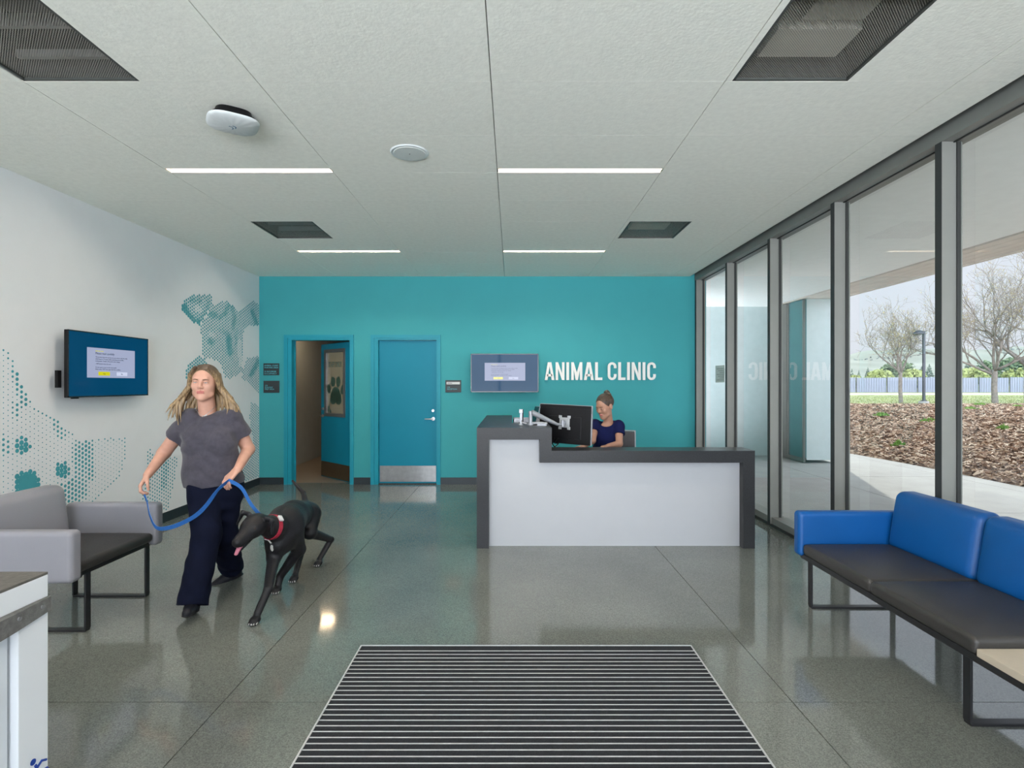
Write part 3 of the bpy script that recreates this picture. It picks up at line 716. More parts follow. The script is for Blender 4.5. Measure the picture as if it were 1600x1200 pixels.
b = MB(); b.box(LW+.10, LW+.12, 4.44, 4.50, 1.358, 1.368); b.build('sensor', M['black_plastic'], t)
television((-.11, BW-.06, 1.36), lambda u, v, d: Vector((-.598+u, BW-.062-d, 1.361+v)), .982, .558, 'wall television with a bright dialog box on the teal wall beside the white lettering')

# ------------------------------------------------------------------ raised lettering: condensed capitals
sgn = thing('wall_lettering', 'raised white capitals reading ANIMAL CLINIC on the teal wall', 'sign', (1.3, BW, 1.538))
zx = lambda z: (720+z/4.706-800)*(BW-.02)/F
def glyph(ch, x0, x1, H=131.):
    W = x1-x0; st = 20.
    R = lambda a, b_, c, d: [(a, b_), (c, b_), (c, d), (a, d)]
    if ch == 'I': return [R(0, 0, W, H)]
    if ch == 'L': return [R(0, 0, st, H), R(st, 0, W, 19)]
    if ch == 'N': return [R(0, 0, 18, H), R(W-18, 0, W, H), [(18, H), (18, H-48), (W-18, 0), (W-18, 48)][:], ]
    if ch == 'M': return [R(0, 0, 18, H), R(W-18, 0, W, H), [(18, H), (18, H-55), (W/2-8, 0), (W/2, 0), (W/2, 55)], [(W-18, H), (W/2, 55), (W/2, 0), (W/2+8, 0), (W-18, H-55)]]
    if ch == 'A': return [[(0, 0), (20, 0), (W/2, H-30), (W/2, H), (W/2-13, H)], [(W, 0), (W/2+13, H), (W/2, H), (W/2, H-30), (W-20, 0)], R(17, 26, W-17, 44)]
    if ch == 'C':
        out = []; r = W/2; ri = W/2-19
        arc = lambda cx, cy, r, ry, a0, a1, n=12: [(cx+r*math.cos(a0+(a1-a0)*i/n), cy+ry*math.sin(a0+(a1-a0)*i/n)) for i in range(n+1)]
        top = [(W/2+(q)*math.cos(a), H-r*1.05+(q)*1.05*math.sin(a)) for q, a in ()]
        res = []
        A = arc(W/2, H-r, r, r, 0, math.pi); B = arc(W/2, H-r, ri, ri+2, 0, math.pi)
        for i in range(12): res.append([A[i], A[i+1], B[i+1], B[i]])
        A = arc(W/2, r, r, r, math.pi, 2*math.pi); B = arc(W/2, r, ri, ri+2, math.pi, 2*math.pi)
        for i in range(12): res.append([A[i], A[i+1], B[i+1], B[i]])
        res.append(R(0, r, 19, H-r)); res.append(R(W-19, H-r-12, W, H-r)); res.append(R(W-19, r, W, r+12))
        return res
for ch, x0, x1 in (('A', 617, 688), ('N', 697, 762), ('I', 776, 796), ('M', 812, 893), ('A', 905, 977), ('L', 987, 1040), ('C', 1080, 1144), ('L', 1157, 1210), ('I', 1222, 1242), ('N', 1256, 1322), ('I', 1336, 1356), ('C', 1370, 1433)):
    b = MB(); k = (BW-.02)/F/4.706
    for poly in glyph(ch, x0, x1):
        b.extr(poly, lambda u, v, d: Vector((zx(x0)+u*k, BW-.014-.018+d, 1.538+v*k)), .018)
    for poly in (glyph(ch, x0, x1)[-3:-2] if ch == 'C' else glyph(ch, x0, x1)[:1]):
        u, v = poly[0][0]+6, poly[0][1]+12; b.box(zx(x0)+u*k, zx(x0)+(u+4)*k, BW-.014, BW, 1.538+v*k, 1.538+(v+4)*k)
    b.build('letter', M['letter'], sgn)
# room signs
def plate(px0, px1, py0, py1, label, lines, insert=False):
    x0, x1 = [(p-800)*BW/F for p in (px0, px1)]; z1, z0 = [EYE-(p-600)*BW/F for p in (py0, py1)]
    t = thing('room_sign', label, 'sign', ((x0+x1)/2, BW, z0))
    b = MB(); b.box(x0, x1, BW-.012, BW, z0, z1); b.build('plaque', M['sign_dark'], t, bevel=.002)
    if insert:
        b = MB(); b.box(x0+.018, x1-.018, BW-.014, BW-.012, z1-.062, z1-.026); b.build('name_insert', M['sign_pale'], t)
        b = MB(); b.box(x0+.03, x0+.10, BW-.0145, BW-.0139, z1-.052, z1-.038); b.build('insert_lettering', mat('grey_insert_ink', (.3, .3, .32), .5), t)
    for s, u, v, sz in lines:
        text('lettering', s, lambda x, y, d: Vector((x0+u+x, BW-.012-d, z1-v+y)), sz, M['sign_teal'], t, depth=.002, bold=.0004, sx=.95)
plate(412.1, 436.4, 567.7, 586.4, 'upper dark room sign left of the open door, with waiting area and occupancy lettering', [('ANIMAL CLINIC', .013, .042, .031), ('WAITING AREA', .013, .073, .031), ('34 MAXIMUM', .013, .131, .031), ('OCCUPANCY', .013, .162, .031)])
plate(412.2, 436.8, 595.0, 613.7, 'lower dark room sign left of the open door, reading surgery prep area', [('124', .02, .080, .03), ('SURGERY', .02, .107, .03), ('PREP AREA', .02, .134, .03)])
plate(696.0, 720.6, 594.0, 613.0, 'dark room sign with a pale name strip between the closed door and television', [('174', .026, .115, .029), ('RECEPTION', .026, .142, .029)], True)
# ================================================================== OUTSIDE
def edge(y): return 7.35-.0*y-(0 if y < 9.4 else .035*(y-9.4)**2)
def ht(x, y):
    d = x-edge(y)
    if d < 0: return -.10
    e = max(0, min(1, d/8.0)); e = e*e*(3-2*e)
    h = .03+.53*e*(1 if y > 12 else .75+.25*max(0, y)/12)
    return h+.03*math.sin(x*1.3+.7*y)*math.sin(y*.9-.3*x)*min(1, d)*(1 if y < 24 else 0)
def ground(px, py):
    y = 7.0
    while y < 24.8:
        p = P(px, py, y)
        if p.z <= ht(p.x, p.y): return p
        y += .02
    return P(px, py, 24.8)
# patio slab with real joints
b = MB(); ysl = [-6+2.44*k for k in range(10)]; xsl = [2.86, 4.9, 7.0]
for i in range(2):
    for j in range(len(ysl)-1): b.box(xsl[i]+.006, xsl[i+1]-.006, ysl[j]+.006, ysl[j+1]-.006, -.1, 0)
b.box(2.86, 7.0, -6, 16, -.12, -.015)
struct('patio', b, M['concrete'])
b = MB(); N_ = 60; pts = [(-6+24*i/N_) for i in range(N_+1)]
for y0, y1 in zip(pts, pts[1:]):
    e0, e1 = edge(y0), edge(y1)
    if e0 < 6.0: break
    a = [(7.0, y0), (max(e0, 7.0), y0), (max(e1, 7.0), y1), (7.0, y1)]
    b.extr(a, lambda u, v, d: Vector((u, v, -.1+d)), .1)
struct('path_edge', b, M['concrete'])
b = MB(); b.box(2.86, 7.3, -6, -2.8, -.1, 0) if False else b.box(LW-3, 2.86, -6, FY0-.15, -.14, -.02)
struct('entrance_paving', b, M['concrete'])
# mulch bed
b = MB(); vs = []; nx, ny = 150, 150; X0, X1, Y0, Y1 = 4.6, 40, -6, 25
for j in range(ny+1):
    for i in range(nx+1):
        x = X0+(X1-X0)*(i/nx)**1.5; y = Y0+(Y1-Y0)*j/ny; vs.append((x, y, ht(x, y)+random.uniform(-.012, .012)))
b.add(vs, [(j*(nx+1)+i, j*(nx+1)+i+1, (j+1)*(nx+1)+i+1, (j+1)*(nx+1)+i) for j in range(ny) for i in range(nx)])
struct('mulch_bed', b, M['mulch'])
b = MB(); rr = random.Random(3)
while len(b.f) < 26000:
    y = rr.uniform(5, 24.9); x = y*rr.uniform(.55, 1.05)
    if x < edge(y)+.02: continue
    if rr.random() > min(1, 13/y): continue
    z = ht(x, y); L, w = rr.uniform(.03, .085), rr.uniform(.010, .022)
    a = rr.uniform(0, math.pi); t = Vector((math.cos(a), math.sin(a), rr.uniform(-.5, .5))).normalized(); s = t.orthogonal().normalized()
    s = (Matrix.Rotation(rr.uniform(0, 6), 3, t) @ s)*w; t = t*L; c = Vector((x, y, z+rr.uniform(.0, .03))); n = t.cross(s).normalized()*.004
    b.add([c-t-s, c+t-s*.5, c+t*1.1, c+t*.8+s, c-t+s], [(0, 1, 2, 3, 4)]); b.m[-1] = rr.randrange(4)
chips = b.build('mulch_chips', [mat('chip_tan', (.47, .33, .23), .9), mat('chip_brown', (.24, .14, .09), .9), mat('chip_pale', (.60, .47, .35), .9), mat('chip_dark', (.11, .07, .05), .9)])
tag(chips, 'loose brown bark chips spread over the bank outside the windows', 'bark chips', kind='stuff')
# lawn and gravel beyond
b = MB(); vs = []
for j in range(31):
    for i in range(41):
        y = 24.9+(400-24.9)*(j/30)**2; x = -150+i*17; vs.append((x, y, .55-.02*(y-24.9)/100 if y > 25 else .54))
b.add(vs, [(j*41+i, j*41+i+1, (j+1)*41+i+1, (j+1)*41+i) for j in range(30) for i in range(40)])
struct('lawn', b, M['lawn'])
b = MB(); b.box(20, 120, 47, 52, .50, .575); struct('gravel_road', b, M['road'])
rr = random.Random(5); b = MB()
for k in range(9000):
    y = rr.uniform(24.8, 42); x = y*rr.uniform(.55, 1.0); h = rr.uniform(.03, .09)*(1 if y > 26 else .8); a = rr.uniform(0, 6)
    dx, dy = .02*math.cos(a), .02*math.sin(a); c = Vector((x, y, .54)); b.add([c+Vector((-dx, -dy, 0)), c+Vector((dx, dy, 0)), c+Vector((dy, dx, h))], [(0, 1, 2)])
tag(b.build('lawn_grass', mat('grass_blades', (.26, .31, .12), .8, var=.3, vscale=.5)), 'pale green grass growing beyond the bark mulch bank', 'grass', kind='stuff')
# groundcover tufts
tl = [((1377, 650), .26, 'low green plant on the mulch below the leafless tree nearest the lamp post'), ((1450, 659), .26, 'low green plant on the mulch just below the lamp post'),
      ((1404, 697), .15, 'small bright green plant low on the mulch bank, left of the wide window post'), ((1516, 640), .33, 'dark green creeping plant left of the second tree trunk'),
      ((1530, 633), .33, 'dark green creeping plant on the mulch crest by the second tree trunk'), ((1567, 671), .16, 'small green plant halfway down the mulch, seen through the right pane'),
      ((1590, 636), .28, 'green creeping plant on the mulch crest at the far right')]
for (px, py), w, lab in tl:
    c = ground(px, py); rr = random.Random(int(px)); b = MB()
    for k in range(170):
        a = rr.uniform(0, 6.28); r = w*math.sqrt(rr.random()); q = c+Vector((r*math.cos(a), r*.6*math.sin(a), .0))
        q.z = ht(q.x, q.y); h = rr.uniform(.05, .15)*(1.25-r/w); a2 = rr.uniform(0, 6.28); s = .022
        d = Vector((math.cos(a2), math.sin(a2), 0)); o2 = Vector((rr.uniform(-.04, .04), rr.uniform(-.04, .04), h))
        b.add([q-d*s*.3, q+d*s*.3, q+d*s+o2*.6, q+o2, q-d*s+o2*.6], [(0, 1, 2, 3, 4)])
    tag(b.build('groundcover_plant', M['grass_tuft']), lab, 'plant', 'green plants on the mulch')
# lamp post
pb = Vector((643.5*25.3/F, 25.3, .52))
t = thing('street_lamp', 'grey lamp post with a half-dome head beside the leafless tree', 'street lamp', pb)
b = MB(); b.cone(pb, pb+Vector((0, 0, .16)), .22, .20, 20); b.build('footing', M['concrete'], t)
b = MB(); b.box(pb.x-.045, pb.x+.045, pb.y-.045, pb.y+.045, pb.z+.16, 3.96); b.box(pb.x-.09, pb.x+.09, pb.y-.09, pb.y+.09, pb.z+.16, pb.z+.2); b.build('pole', M['pole'], t)
b = MB(); b.box(pb.x-.16, pb.x+.05, pb.y-.03, pb.y+.03, 3.86, 3.93); b.build('arm', M['pole'], t)
b = MB(); n = 20; vs = []
for r, z in ((0, .19), (.10, .18), (.18, .14), (.225, .075), (.235, 0), (.0, 0)):
    for i in range(n): vs.append((pb.x-.26+r*math.cos(6.2832*i/n), pb.y+r*math.sin(6.2832*i/n), 3.81+z))
b.add(vs, [(j*n+i, j*n+(i+1) % n, (j+1)*n+(i+1) % n, (j+1)*n+i) for j in range(5) for i in range(n)]); b.build('lamp_head', M['pole'], t, smooth=True, angle=40)
# leafless trees
def tree(px, y, base_py, height, spread, label, seed, r0, trunk_h, nlimb=5, lean=0, width=None):
    rr = random.Random(seed); x = (px-800)*y/F; z0 = .5
    t = thing('bare_tree', label, 'tree', (x, y, z0), 'leafless trees on the lawn')
    tk = MB(); br = MB(); lf = MB()
    top = Vector((x+lean, y, z0+trunk_h))
    tk.tube([(x, y, z0-.05), (x+.02, y, z0+.12), (x+lean*.5, y+.02, z0+trunk_h*.5), tuple(top), tuple(top+Vector((0, 0, .12)))], [r0*1.35, r0*1.08, r0*.95, r0*.95, r0*.7], 10)
    def grow(p, d, L, r, lev):
        n = 4; pts = [p]; q = p; dd = d.copy()
        for i in range(n):
            dd = (dd+Vector((rr.uniform(-.22, .22), rr.uniform(-.22, .22), rr.uniform(-.06, .16)))).normalized(); q = q+dd*L/n; pts.append(q)
        r1 = max(r*.55, .0045)
        br.tube(pts, [r+(r1-r)*i/n for i in range(n+1)], 5 if lev < 2 else 4 if lev < 3 else 3)
        if lev >= 3:
            for k in range(2):
                c = pts[rr.randrange(1, n+1)]+Vector((rr.uniform(-.05, .05), rr.uniform(-.05, .05), rr.uniform(-.05, .05))); s = rr.uniform(.014, .03)
                a = Vector((rr.uniform(-1, 1), rr.uniform(-1, 1), rr.uniform(-1, 1))).normalized()*s; o_ = a.orthogonal().normalized()*s
                lf.add([c-a, c+o_, c+a, c-o_], [(0, 1, 2, 3)])
        if lev >= 5: return
        kids = [0, 4, 4, 4, 3][lev] if lev else nlimb
        for k in range(kids):
            i = n if k < 2 else rr.randrange(1, n); tp = pts[i]
            base = (pts[i]-pts[i-1]).normalized(); u = base.orthogonal().normalized(); u = Matrix.Rotation(rr.uniform(0, 6.28), 3, base) @ u
            a = rr.uniform(.3, .8) if lev < 3 else rr.uniform(.4, 1.0)
            nd_ = (base*math.cos(a)+u*math.sin(a)); nd_.z += .12; nd_.normalize()
            grow(tp, nd_, L*rr.uniform(.55, .78), max(r1*.85, .005), lev+1)
    for k in range(nlimb):
        a = 6.28*k/nlimb+rr.uniform(-.3, .3); e = rr.uniform(.45, 1.15) if k else 1.45
        d = Vector((math.cos(a)*math.cos(e)*spread, math.sin(a)*math.cos(e)*spread, math.sin(e))).normalized()
        grow(top+Vector((0, 0, rr.uniform(-.15, .1))), d, (height-trunk_h)*rr.uniform(.36, .46), r0*.55, 1)
    o = tk.build('trunk', M['bark'], t, smooth=True); br.build('branches', M['bark'], t, smooth=True); lf.build('buds', M['bud'], t)
tree(1407, 26.5, 631, 4.8, .62, 'small leafless tree between the two wide window posts, left of the lamp post', 11, .085, 1.5, 5)
tree(1554, 26.0, 627, 6.6, 1.15, 'leafless tree with a mottled forked trunk seen through the right pane', 23, .125, 1.55, 6)
tree(1606, 25.6, 629, 8.0, 1.3, 'tallest leafless tree at the far right edge, its limbs spreading over the right pane', 37, .15, 1.9, 6)
# site fence
fy = 60; t = thing('site_fence', 'long blue-grey construction fence beyond the lawn', 'fence', (50, fy, .52), None)
for k in range(14):
    x0 = 28+k*3.4; b = MB(); n = 24
    for i in range(n):
        u0, u1 = x0+.06+3.3*i/n, x0+.06+3.3*(i+1)/n; dy = .03*(i % 2); b.box(u0, u1, fy+dy, fy+dy+.02, .55, 2.2+.03*math.sin(k*1.7))
    b.build('fence_panel', M['fence'], t)
    b = MB(); b.cone((x0, fy-.05, .5), (x0, fy-.05, 2.28), .05, .05, 10); b.build('fence_post', mat('fence_post_blue', (.16, .20, .30), .6) if k == 0 else M['pole'], t)
# trees beyond the fence
def far_tree(px, top_py, wpx, kind, y, label):
    rr = random.Random(px*7+top_py); x = (px-800)*y/F; top = EYE-(top_py-600)*y/F; w = wpx*y/F/2; z0 = .56-.02*(y-24.9)/100
    t = thing('distant_tree', label, 'tree', (x, y, z0), 'trees beyond the fence')
    b = MB(); b.cone((x, y, z0), (x, y, z0+(top-z0)*.5), .14, .08, 8); b.build('trunk', M['bark'], t)
    b = MB(); m = M[kind]
    N2 = 420 if kind != 'conifer' else 420; w = w*1.25 if kind == 'conifer' else w
    for k in range(N2):
        if kind == 'conifer':
            h = rr.random(); r = w*(1-h)**.8*rr.uniform(.35, 1.05); a = rr.uniform(0, 6.28); c = Vector((x+r*math.cos(a), y+r*math.sin(a), z0+.25+(top-z0-.25)*h)); s = w*.30*(1.15-h)
        else:
            a = rr.uniform(0, 6.28); e = rr.uniform(-.25, 1.5); r = rr.uniform(.75, 1.0)*(1+.12*math.sin(3*a+px)); cz = z0+(top-z0)*.42; c = Vector((x+w*r*math.cos(a)*math.cos(e), y+w*r*math.sin(a)*math.cos(e), cz+(top-cz)*r*math.sin(e))); s = w*.16+.10
        v = [c+Vector((rr.gauss(0, 1), rr.gauss(0, 1), rr.gauss(0, .8))).normalized()*s for _ in range(4)]
        b.add(v, [(0, 1, 2), (0, 2, 3), (0, 3, 1), (1, 3, 2)])
    b.build('foliage', m, t)
ft = [(1331, 576, 12, 'conifer', 110), (1342, 578, 9, 'conifer', 108), (1356, 574, 12, 'conifer', 112), (1373, 580, 40, 'willow', 78), (1335, 588, 26, 'willow', 75), (1392, 570, 40, 'broadleaf', 116),
      (1412, 566, 30, 'broadleaf', 112), (1428, 579, 36, 'willow', 80), (1452, 569, 16, 'conifer', 100), (1441, 572, 22, 'conifer', 118), (1512, 563, 20, 'conifer', 105), (1541, 567, 34, 'broadleaf', 112), (1520, 577, 42, 'willow', 78), (1583, 562, 52, 'broadleaf', 95), (1590, 579, 40, 'willow', 76), (1616, 572, 30, 'broadleaf', 100), (1483, 575, 30, 'broadleaf', 105)]
kn = {'conifer': 'dark pointed conifer', 'willow': 'pale yellow-green bushy tree', 'broadleaf': 'dark rounded tree'}
wh = ['rising behind the left end of the visible fence', 'second from the left beyond the fence', 'just left of the leafless tree crown beyond the fence', 'low behind the fence, left of the small leafless tree trunk', 'at the left end of the fence beside the second window post',
      'behind the left half of the small leafless tree', 'directly behind the small leafless tree', 'behind the fence between the small trunk and lamp post', 'behind the wide window post, right of the lamp post', 'directly behind the lamp post', 'beyond the fence near the left edge of the right pane',
      'beyond the fence left of the mottled trunk', 'low behind the fence left of the mottled trunk', 'broad one behind the fence right of the mottled trunk', 'low behind the fence right of the mottled trunk', 'at the far right edge beyond the fence', 'hidden mostly by the widest window post']
for (px, ty, w, k, y), s in zip(ft, wh): far_tree(px, ty, w, k, y, kn[k]+' '+s)
# hills
b = MB(); vs = []; nx, ny = 160, 24
for j in range(ny+1):
    for i in range(nx+1):
        u = j/ny; y = 300+400*u; x = -200+1000*i/nx
        ridge = 30+5*math.sin(x*.012+1)+3*math.sin(x*.031)+2.0*math.sin(x*.07+2)
        h = ridge*(math.sin(min(1, u*1.25)*math.pi/2)**1.4)+1.6*math.sin(x*.06+y*.05)*u+1.0*math.sin(x*.17-y*.09)*u
        vs.append((x, y, h*(y/600)**.5*1.15))
b.add(vs, [(j*(nx+1)+i, j*(nx+1)+i+1, (j+1)*(nx+1)+i+1, (j+1)*(nx+1)+i) for j in range(ny) for i in range(nx)])
hm = mat('hazed_hillside', (.20, .225, .19), .95, var=.18, vscale=.02)  # distance haze is mixed into this flat grey-green
struct('hills', b, hm, smooth=True)
b = MB(); rr = random.Random(9)
for k in range(500):
    x = rr.uniform(150, 650); y = 560+rr.uniform(-8, 60); 
    if math.sin(x*.05)+math.sin(x*.021+1) < .1: continue
    z = (30+5*math.sin(x*.012+1)+3*math.sin(x*.031)+2.0*math.sin(x*.07+2))*(y/600)**.5*1.12; s = rr.uniform(1.2, 2.6); c = Vector((x, y, z))
    v = [c+Vector((rr.gauss(0, 1), rr.gauss(0, 1), rr.gauss(0, .8))).normalized()*s for _ in range(4)]; b.add(v, [(0, 1, 2), (0, 2, 3), (0, 3, 1), (1, 3, 2)])
tag(b.build('ridge_woodland', mat('far_woodland', (.15, .17, .16), .95)), 'thin line of hazy trees along the distant hill ridge', 'woodland', kind='stuff')
b = MB(); b.box(3.3, 45, -8.4, -8.0, 0, 7); b.box(LW-14, LW-.2, FY0-.2, 13, 0, 5.2); b.box(LW-.2, 2.9, FY0-.2, 13, 3.62, 5.2); struct('glow_blocker', b, M['ext_white'])  # unseen walls added to keep the glow behind the camera off the outdoors
# canopy soffit, fascia and the white volume across the entrance court
b = MB(); b.box(2.86, 5.35, -6, 12, 3.08, 3.3); struct('canopy_soffit', b, M['soffit'])
b = MB(); b.box(5.35, 5.40, -6, 12, 3.10, 3.3); struct('trim_2', b, M['ext_dark'])
b = MB()
for k in range(4): b.box(5.40+.16*k+.006, 5.56+.16*k-.006, -6, 12, 3.075, 3.3)
b.box(6.04, 6.10, -6, 12, 3.06, 3.45); struct('canopy_edge', b, M['soffit_wood'])
b = MB(); b.box(2.86, 5.47, 11.2, 11.4, 0, 3.1); b.box(5.0, 5.2, 10.98, 11.2, 0, 3.08) if False else None; struct('wall_court', b, M['ext_white'])
b = MB(); b.box(5.50, 6.08, 10.1, 11.6, .06, 3.07); struct('wall_court_volume', b, M['ext_white'])
b = MB(); b.box(5.44, 5.50, 10.10, 11.2, .10, 3.06); struct('trim_3', b, M['ext_teal'])
b = MB(); b.box(5.43, 5.47, 10.08, 11.2, .02, .10); b.box(5.43, 5.47, 10.62, 10.68, .1, 3.06); b.box(5.43, 5.47, 10.08, 10.12, .1, 3.06); b.box(5.42, 5.50, 10.68, 11.2, .1, 3.06); struct('trim_4', b, M['ext_dark'])
# ================================================================== FURNITURE
# entrance mat
t = thing('entrance_mat', 'large charcoal entrance mat with thin aluminium strips on the concrete floor', 'mat', (.08, 2.1, 0))
mx0, mx1, my0, my1 = -.853, 1.012, 1.1, 3.050
b = MB(); b.box(mx0+.006, mx1-.006, my0+.006, my1-.006, 0, .005); b.build('pile', M['rug'], t)
b = MB(); y = my1-.062
while y > my0+.02: b.box(mx0+.006, mx1-.006, y-.0034, y+.0034, .004, .0058); y -= .0385
b.build('metal_strips', M['strip'], t)
b = MB()
for q in ((mx0, mx0+.007, my0, my1), (mx1-.007, mx1, my0, my1), (mx0, mx1, my0, my0+.007), (mx0, mx1, my1-.006, my1)): b.box(*q, 0, .0085)
b.build('metal_frame', M['strip'], t)
# reception desk
t = thing('reception_desk', 'stepped reception desk with charcoal stone counter and white front panel', 'desk', (.93, 5.0, 0))
Y0 = 4.866
b = MB(); pr = [(-.317, 0), (-.317, 1.086), (.358, 1.086), (.358, .879), (2.186, .879), (2.186, 0), (2.079, 0), (2.079, .772), (.248, .772), (.248, .979), (-.208, .979), (-.208, 0)]
ad = lambda x0, x1, y0, y1, z0, z1: b.box(x0, x1, y0, y1, z0, z1)
ad(-.317, -.208, Y0, 5.15, 0, 1.086); ad(-.208, .248, Y0, 5.45, .979, 1.086); ad(.248, .358, Y0, 5.15, .772, 1.086); ad(.358, 2.079, Y0, 5.15, .772, .879); ad(2.079, 2.186, Y0, 5.15, 0, .879)
b.build('stone_counter', M['stone'], t)
b = MB(); b.box(.248, .358, 5.15, 5.45, .979, 1.086); b.box(-.317, 0, 5.15, 6.81, 1.046, 1.0862); b.box(-.317, -.27, 5.15, 6.81, 0, 1.046); b.build('return_counter', M['stone'], t)
b = MB(); b.box(-.208, .248, 4.943, 4.98, .0, .979); b.box(.248, 2.079, 4.943, 4.98, .0, .772); b.build('front_panel', M['panel'], t)
b = MB(); b.box(-.27, 2.07, 5.05, 5.85, .74, .775); b.build('work_surface', mat('work_surface', (.09, .10, .11), .35), t)
b = MB(); b.box(1.95, 1.99, 5.15, 5.85, 0, .74); b.box(.55, .59, 5.15, 5.6, 0, .74); b.build('support_panel', M['panel'], t)
WS = .775
# monitor and its arms
mc = Vector((.53, 5.38, EYE-(663-600)*5.38/F)); a = math.radians(24)
Ux = Vector((math.cos(a), -math.sin(a), 0)); Nn = Vector((-math.sin(a), -math.cos(a), 0)); Up = Vector((0, 0, 1)); tl_ = math.radians(2)
Ux, Up = Ux*math.cos(tl_)-Up*math.sin(tl_), Up*math.cos(tl_)+Ux*math.sin(tl_)
t = thing('computer_monitor', 'large black computer monitor seen from behind on the reception desk', 'monitor', mc)
hw, hh = .268, .192
def mf(u, v, d): return mc+Ux*u+Up*v+Nn*d
b = MB(); b.obox(mf(0, 0, 0), Ux*hw, Up*hh, Nn*.016); b.cur = 0; b.build('casing', M['black_plastic'], t, bevel=.006)
b = MB(); b.obox(mf(hw+.002, 0, -.003), Ux*.004, Up*hh, Nn*.015); b.obox(mf(-hw-.002, 0, -.003), Ux*.004, Up*hh, Nn*.015); b.obox(mf(0, hh+.001, -.006), Ux*hw, Up*.003, Nn*.010); b.build('silver_edge', M['silver_plastic'], t, bevel=.0015)
b = MB(); b.obox(mf(0, hh-.035, .0165), Ux*(hw-.02), Up*.002, Nn*.002); b.obox(mf(0, -.03, .018), Ux*.17, Up*.11, Nn*.006); b.build('back_shell', M['black_plastic'], t, bevel=.004)
b = MB(); b.obox(mf(0, 0, -.0165), Ux*(hw-.012), Up*(hh-.014), Nn*.0008); b.build('screen', mat('monitor_screen', (.02, .02, .02), .1, emis=(.6, .65, .7), estr=.9), t)
t = thing('monitor_arm', 'silver jointed monitor arm reaching to the back of the black monitor', 'monitor arm', (.19, 5.2, 1.086), 'monitor arms')  # monitor arm on a post, clamped to the counter
plate_c = mf(0, .02, .030); J = plate_c+Nn*.055; tp = P(829, 646, 5.2); pb_ = Vector((tp.x, 5.2, 1.086))
b = MB()
b.obox(mf(0, .02, .026), Ux*.052, Up*.050, Nn*.003)
for sx_ in (-1, 1):
    for sz_ in (-1, 1): b.obox(mf(.045*sx_, .02+.055*sz_, .026), Ux*.016, Up*.014, Nn*.0035)
b.build('mount_plate', mat('pale_grey_metal', (.45, .47, .48), .3, metal=.4), t, bevel=.002)
b = MB(); b.cone(plate_c, J, .022, .022, 16); b.cone(J-Vector((0, 0, .035)), J+Vector((0, 0, .03)), .017, .017, 16); b.build('tilt_joint', M['silver_plastic'], t, smooth=True, angle=40)
E = tp+Vector((.01, 0, .01)); K = J+Vector((-.055, -.03, -.012))
b = MB(); b.tube([E, E.lerp(K, .3), E.lerp(K, .8), K, J-Vector((0, 0, .015))], [.027, .024, .019, .014, .010], 14); b.build('upper_arm', M['silver_plastic'], t, smooth=True, angle=50)
b = MB(); b.cone(pb_, Vector((pb_.x, pb_.y, E.z+.012)), .017, .019, 18); b.cone(pb_, pb_+Vector((0, 0, .02)), .03, .026, 20); b.build('post', M['silver_plastic'], t, smooth=True, angle=40)
b = MB(); b.box(pb_.x+.06, pb_.x+.15, 5.12, 5.24, 1.0862, 1.10); b.tube([(pb_.x, 5.2, 1.102), (pb_.x+.1, 5.19, 1.105), (pb_.x+.16, 5.18, 1.10)], .014, 10); b.build('clamp', M['silver_plastic'], t, smooth=True, angle=40)
t = thing('monitor_arm', 'upright silver bracket standing on the raised counter, left of the jointed arm', 'monitor arm', (.09, 5.2, 1.086), 'monitor arms')
q = P(814, 668, 5.2); qx = q.x
b = MB(); b.box(qx-.010, qx+.012, 5.19, 5.215, 1.086, 1.235); b.box(qx-.018, qx+.020, 5.18, 5.2, 1.20, 1.238); b.cone((qx, 5.2, 1.086), (qx, 5.2, 1.10), .028, .026, 18); b.build('post', M['silver_plastic'], t, bevel=.003)
b = MB(); b.box(qx+.012, qx+.024, 5.18, 5.225, 1.11, 1.236); b.build('black_inset', M['black_plastic'], t, bevel=.002)
b = MB(); b.tube([(qx, 5.2, 1.13), (qx+.02, 5.18, 1.108), (qx+.055, 5.17, 1.10)], .008, 8); b.build('cable', M['silver_plastic'], t)
t = thing('desk_screen', 'small dark upright screen on a silver stand behind the jointed arm', 'screen', (.21, 5.36, 1.086))  # upright dark panel of unknown use
b = MB(); c_ = P(835, 648, 5.36); sU = Vector((.35, -.9, 0)).normalized()
b.obox((c_.x, 5.36, 1.15), sU*.045, Vector((.03, 0, .105)), Vector((.9, .35, 0))*.007); b.build('panel', mat('dark_teal_glass', (.01, .05, .06), .1), t, bevel=.003)
b = MB(); b.obox((c_.x+.009, 5.363, 1.15), sU*.047, Vector((.03, 0, .108)), Vector((.9, .35, 0))*.003); b.cone((c_.x+.005, 5.36, 1.0862), (c_.x+.005, 5.36, 1.12), .03, .012, 14); b.build('stand', M['silver_plastic'], t)
t = thing('document_tray', 'low silver tray behind the raised counter beside the stone return', 'tray', (.09, 5.62, WS))
b = MB(); x0, x1 = .012, .30; b.box(x0, x1, 5.5, 5.75, WS, 1.085-.0) ; b.build('pedestal', mat('grey_steel_cabinet', (.32, .34, .35), .4), t)
b = MB(); z = 1.09
for q in ((x0, x1, 5.5, 5.51), (x0, x1, 5.74, 5.75), (x0, x0+.01, 5.5, 5.75), (x1-.01, x1, 5.5, 5.75)): b.box(*q, 1.085, 1.125)
b.box(x0, x1, 5.5, 5.75, 1.085, 1.09); b.build('rim', M['silver_plastic'], t)
t = thing('keyboard', 'black keyboard under the seated woman\'s hands on the reception desk', 'keyboard', (.80, 5.55, WS))
b = MB(); b.box(.62, 1.0, 5.46, 5.60, WS, WS+.015); b.build('base', M['black_plastic'], t, bevel=.004)
b = MB()
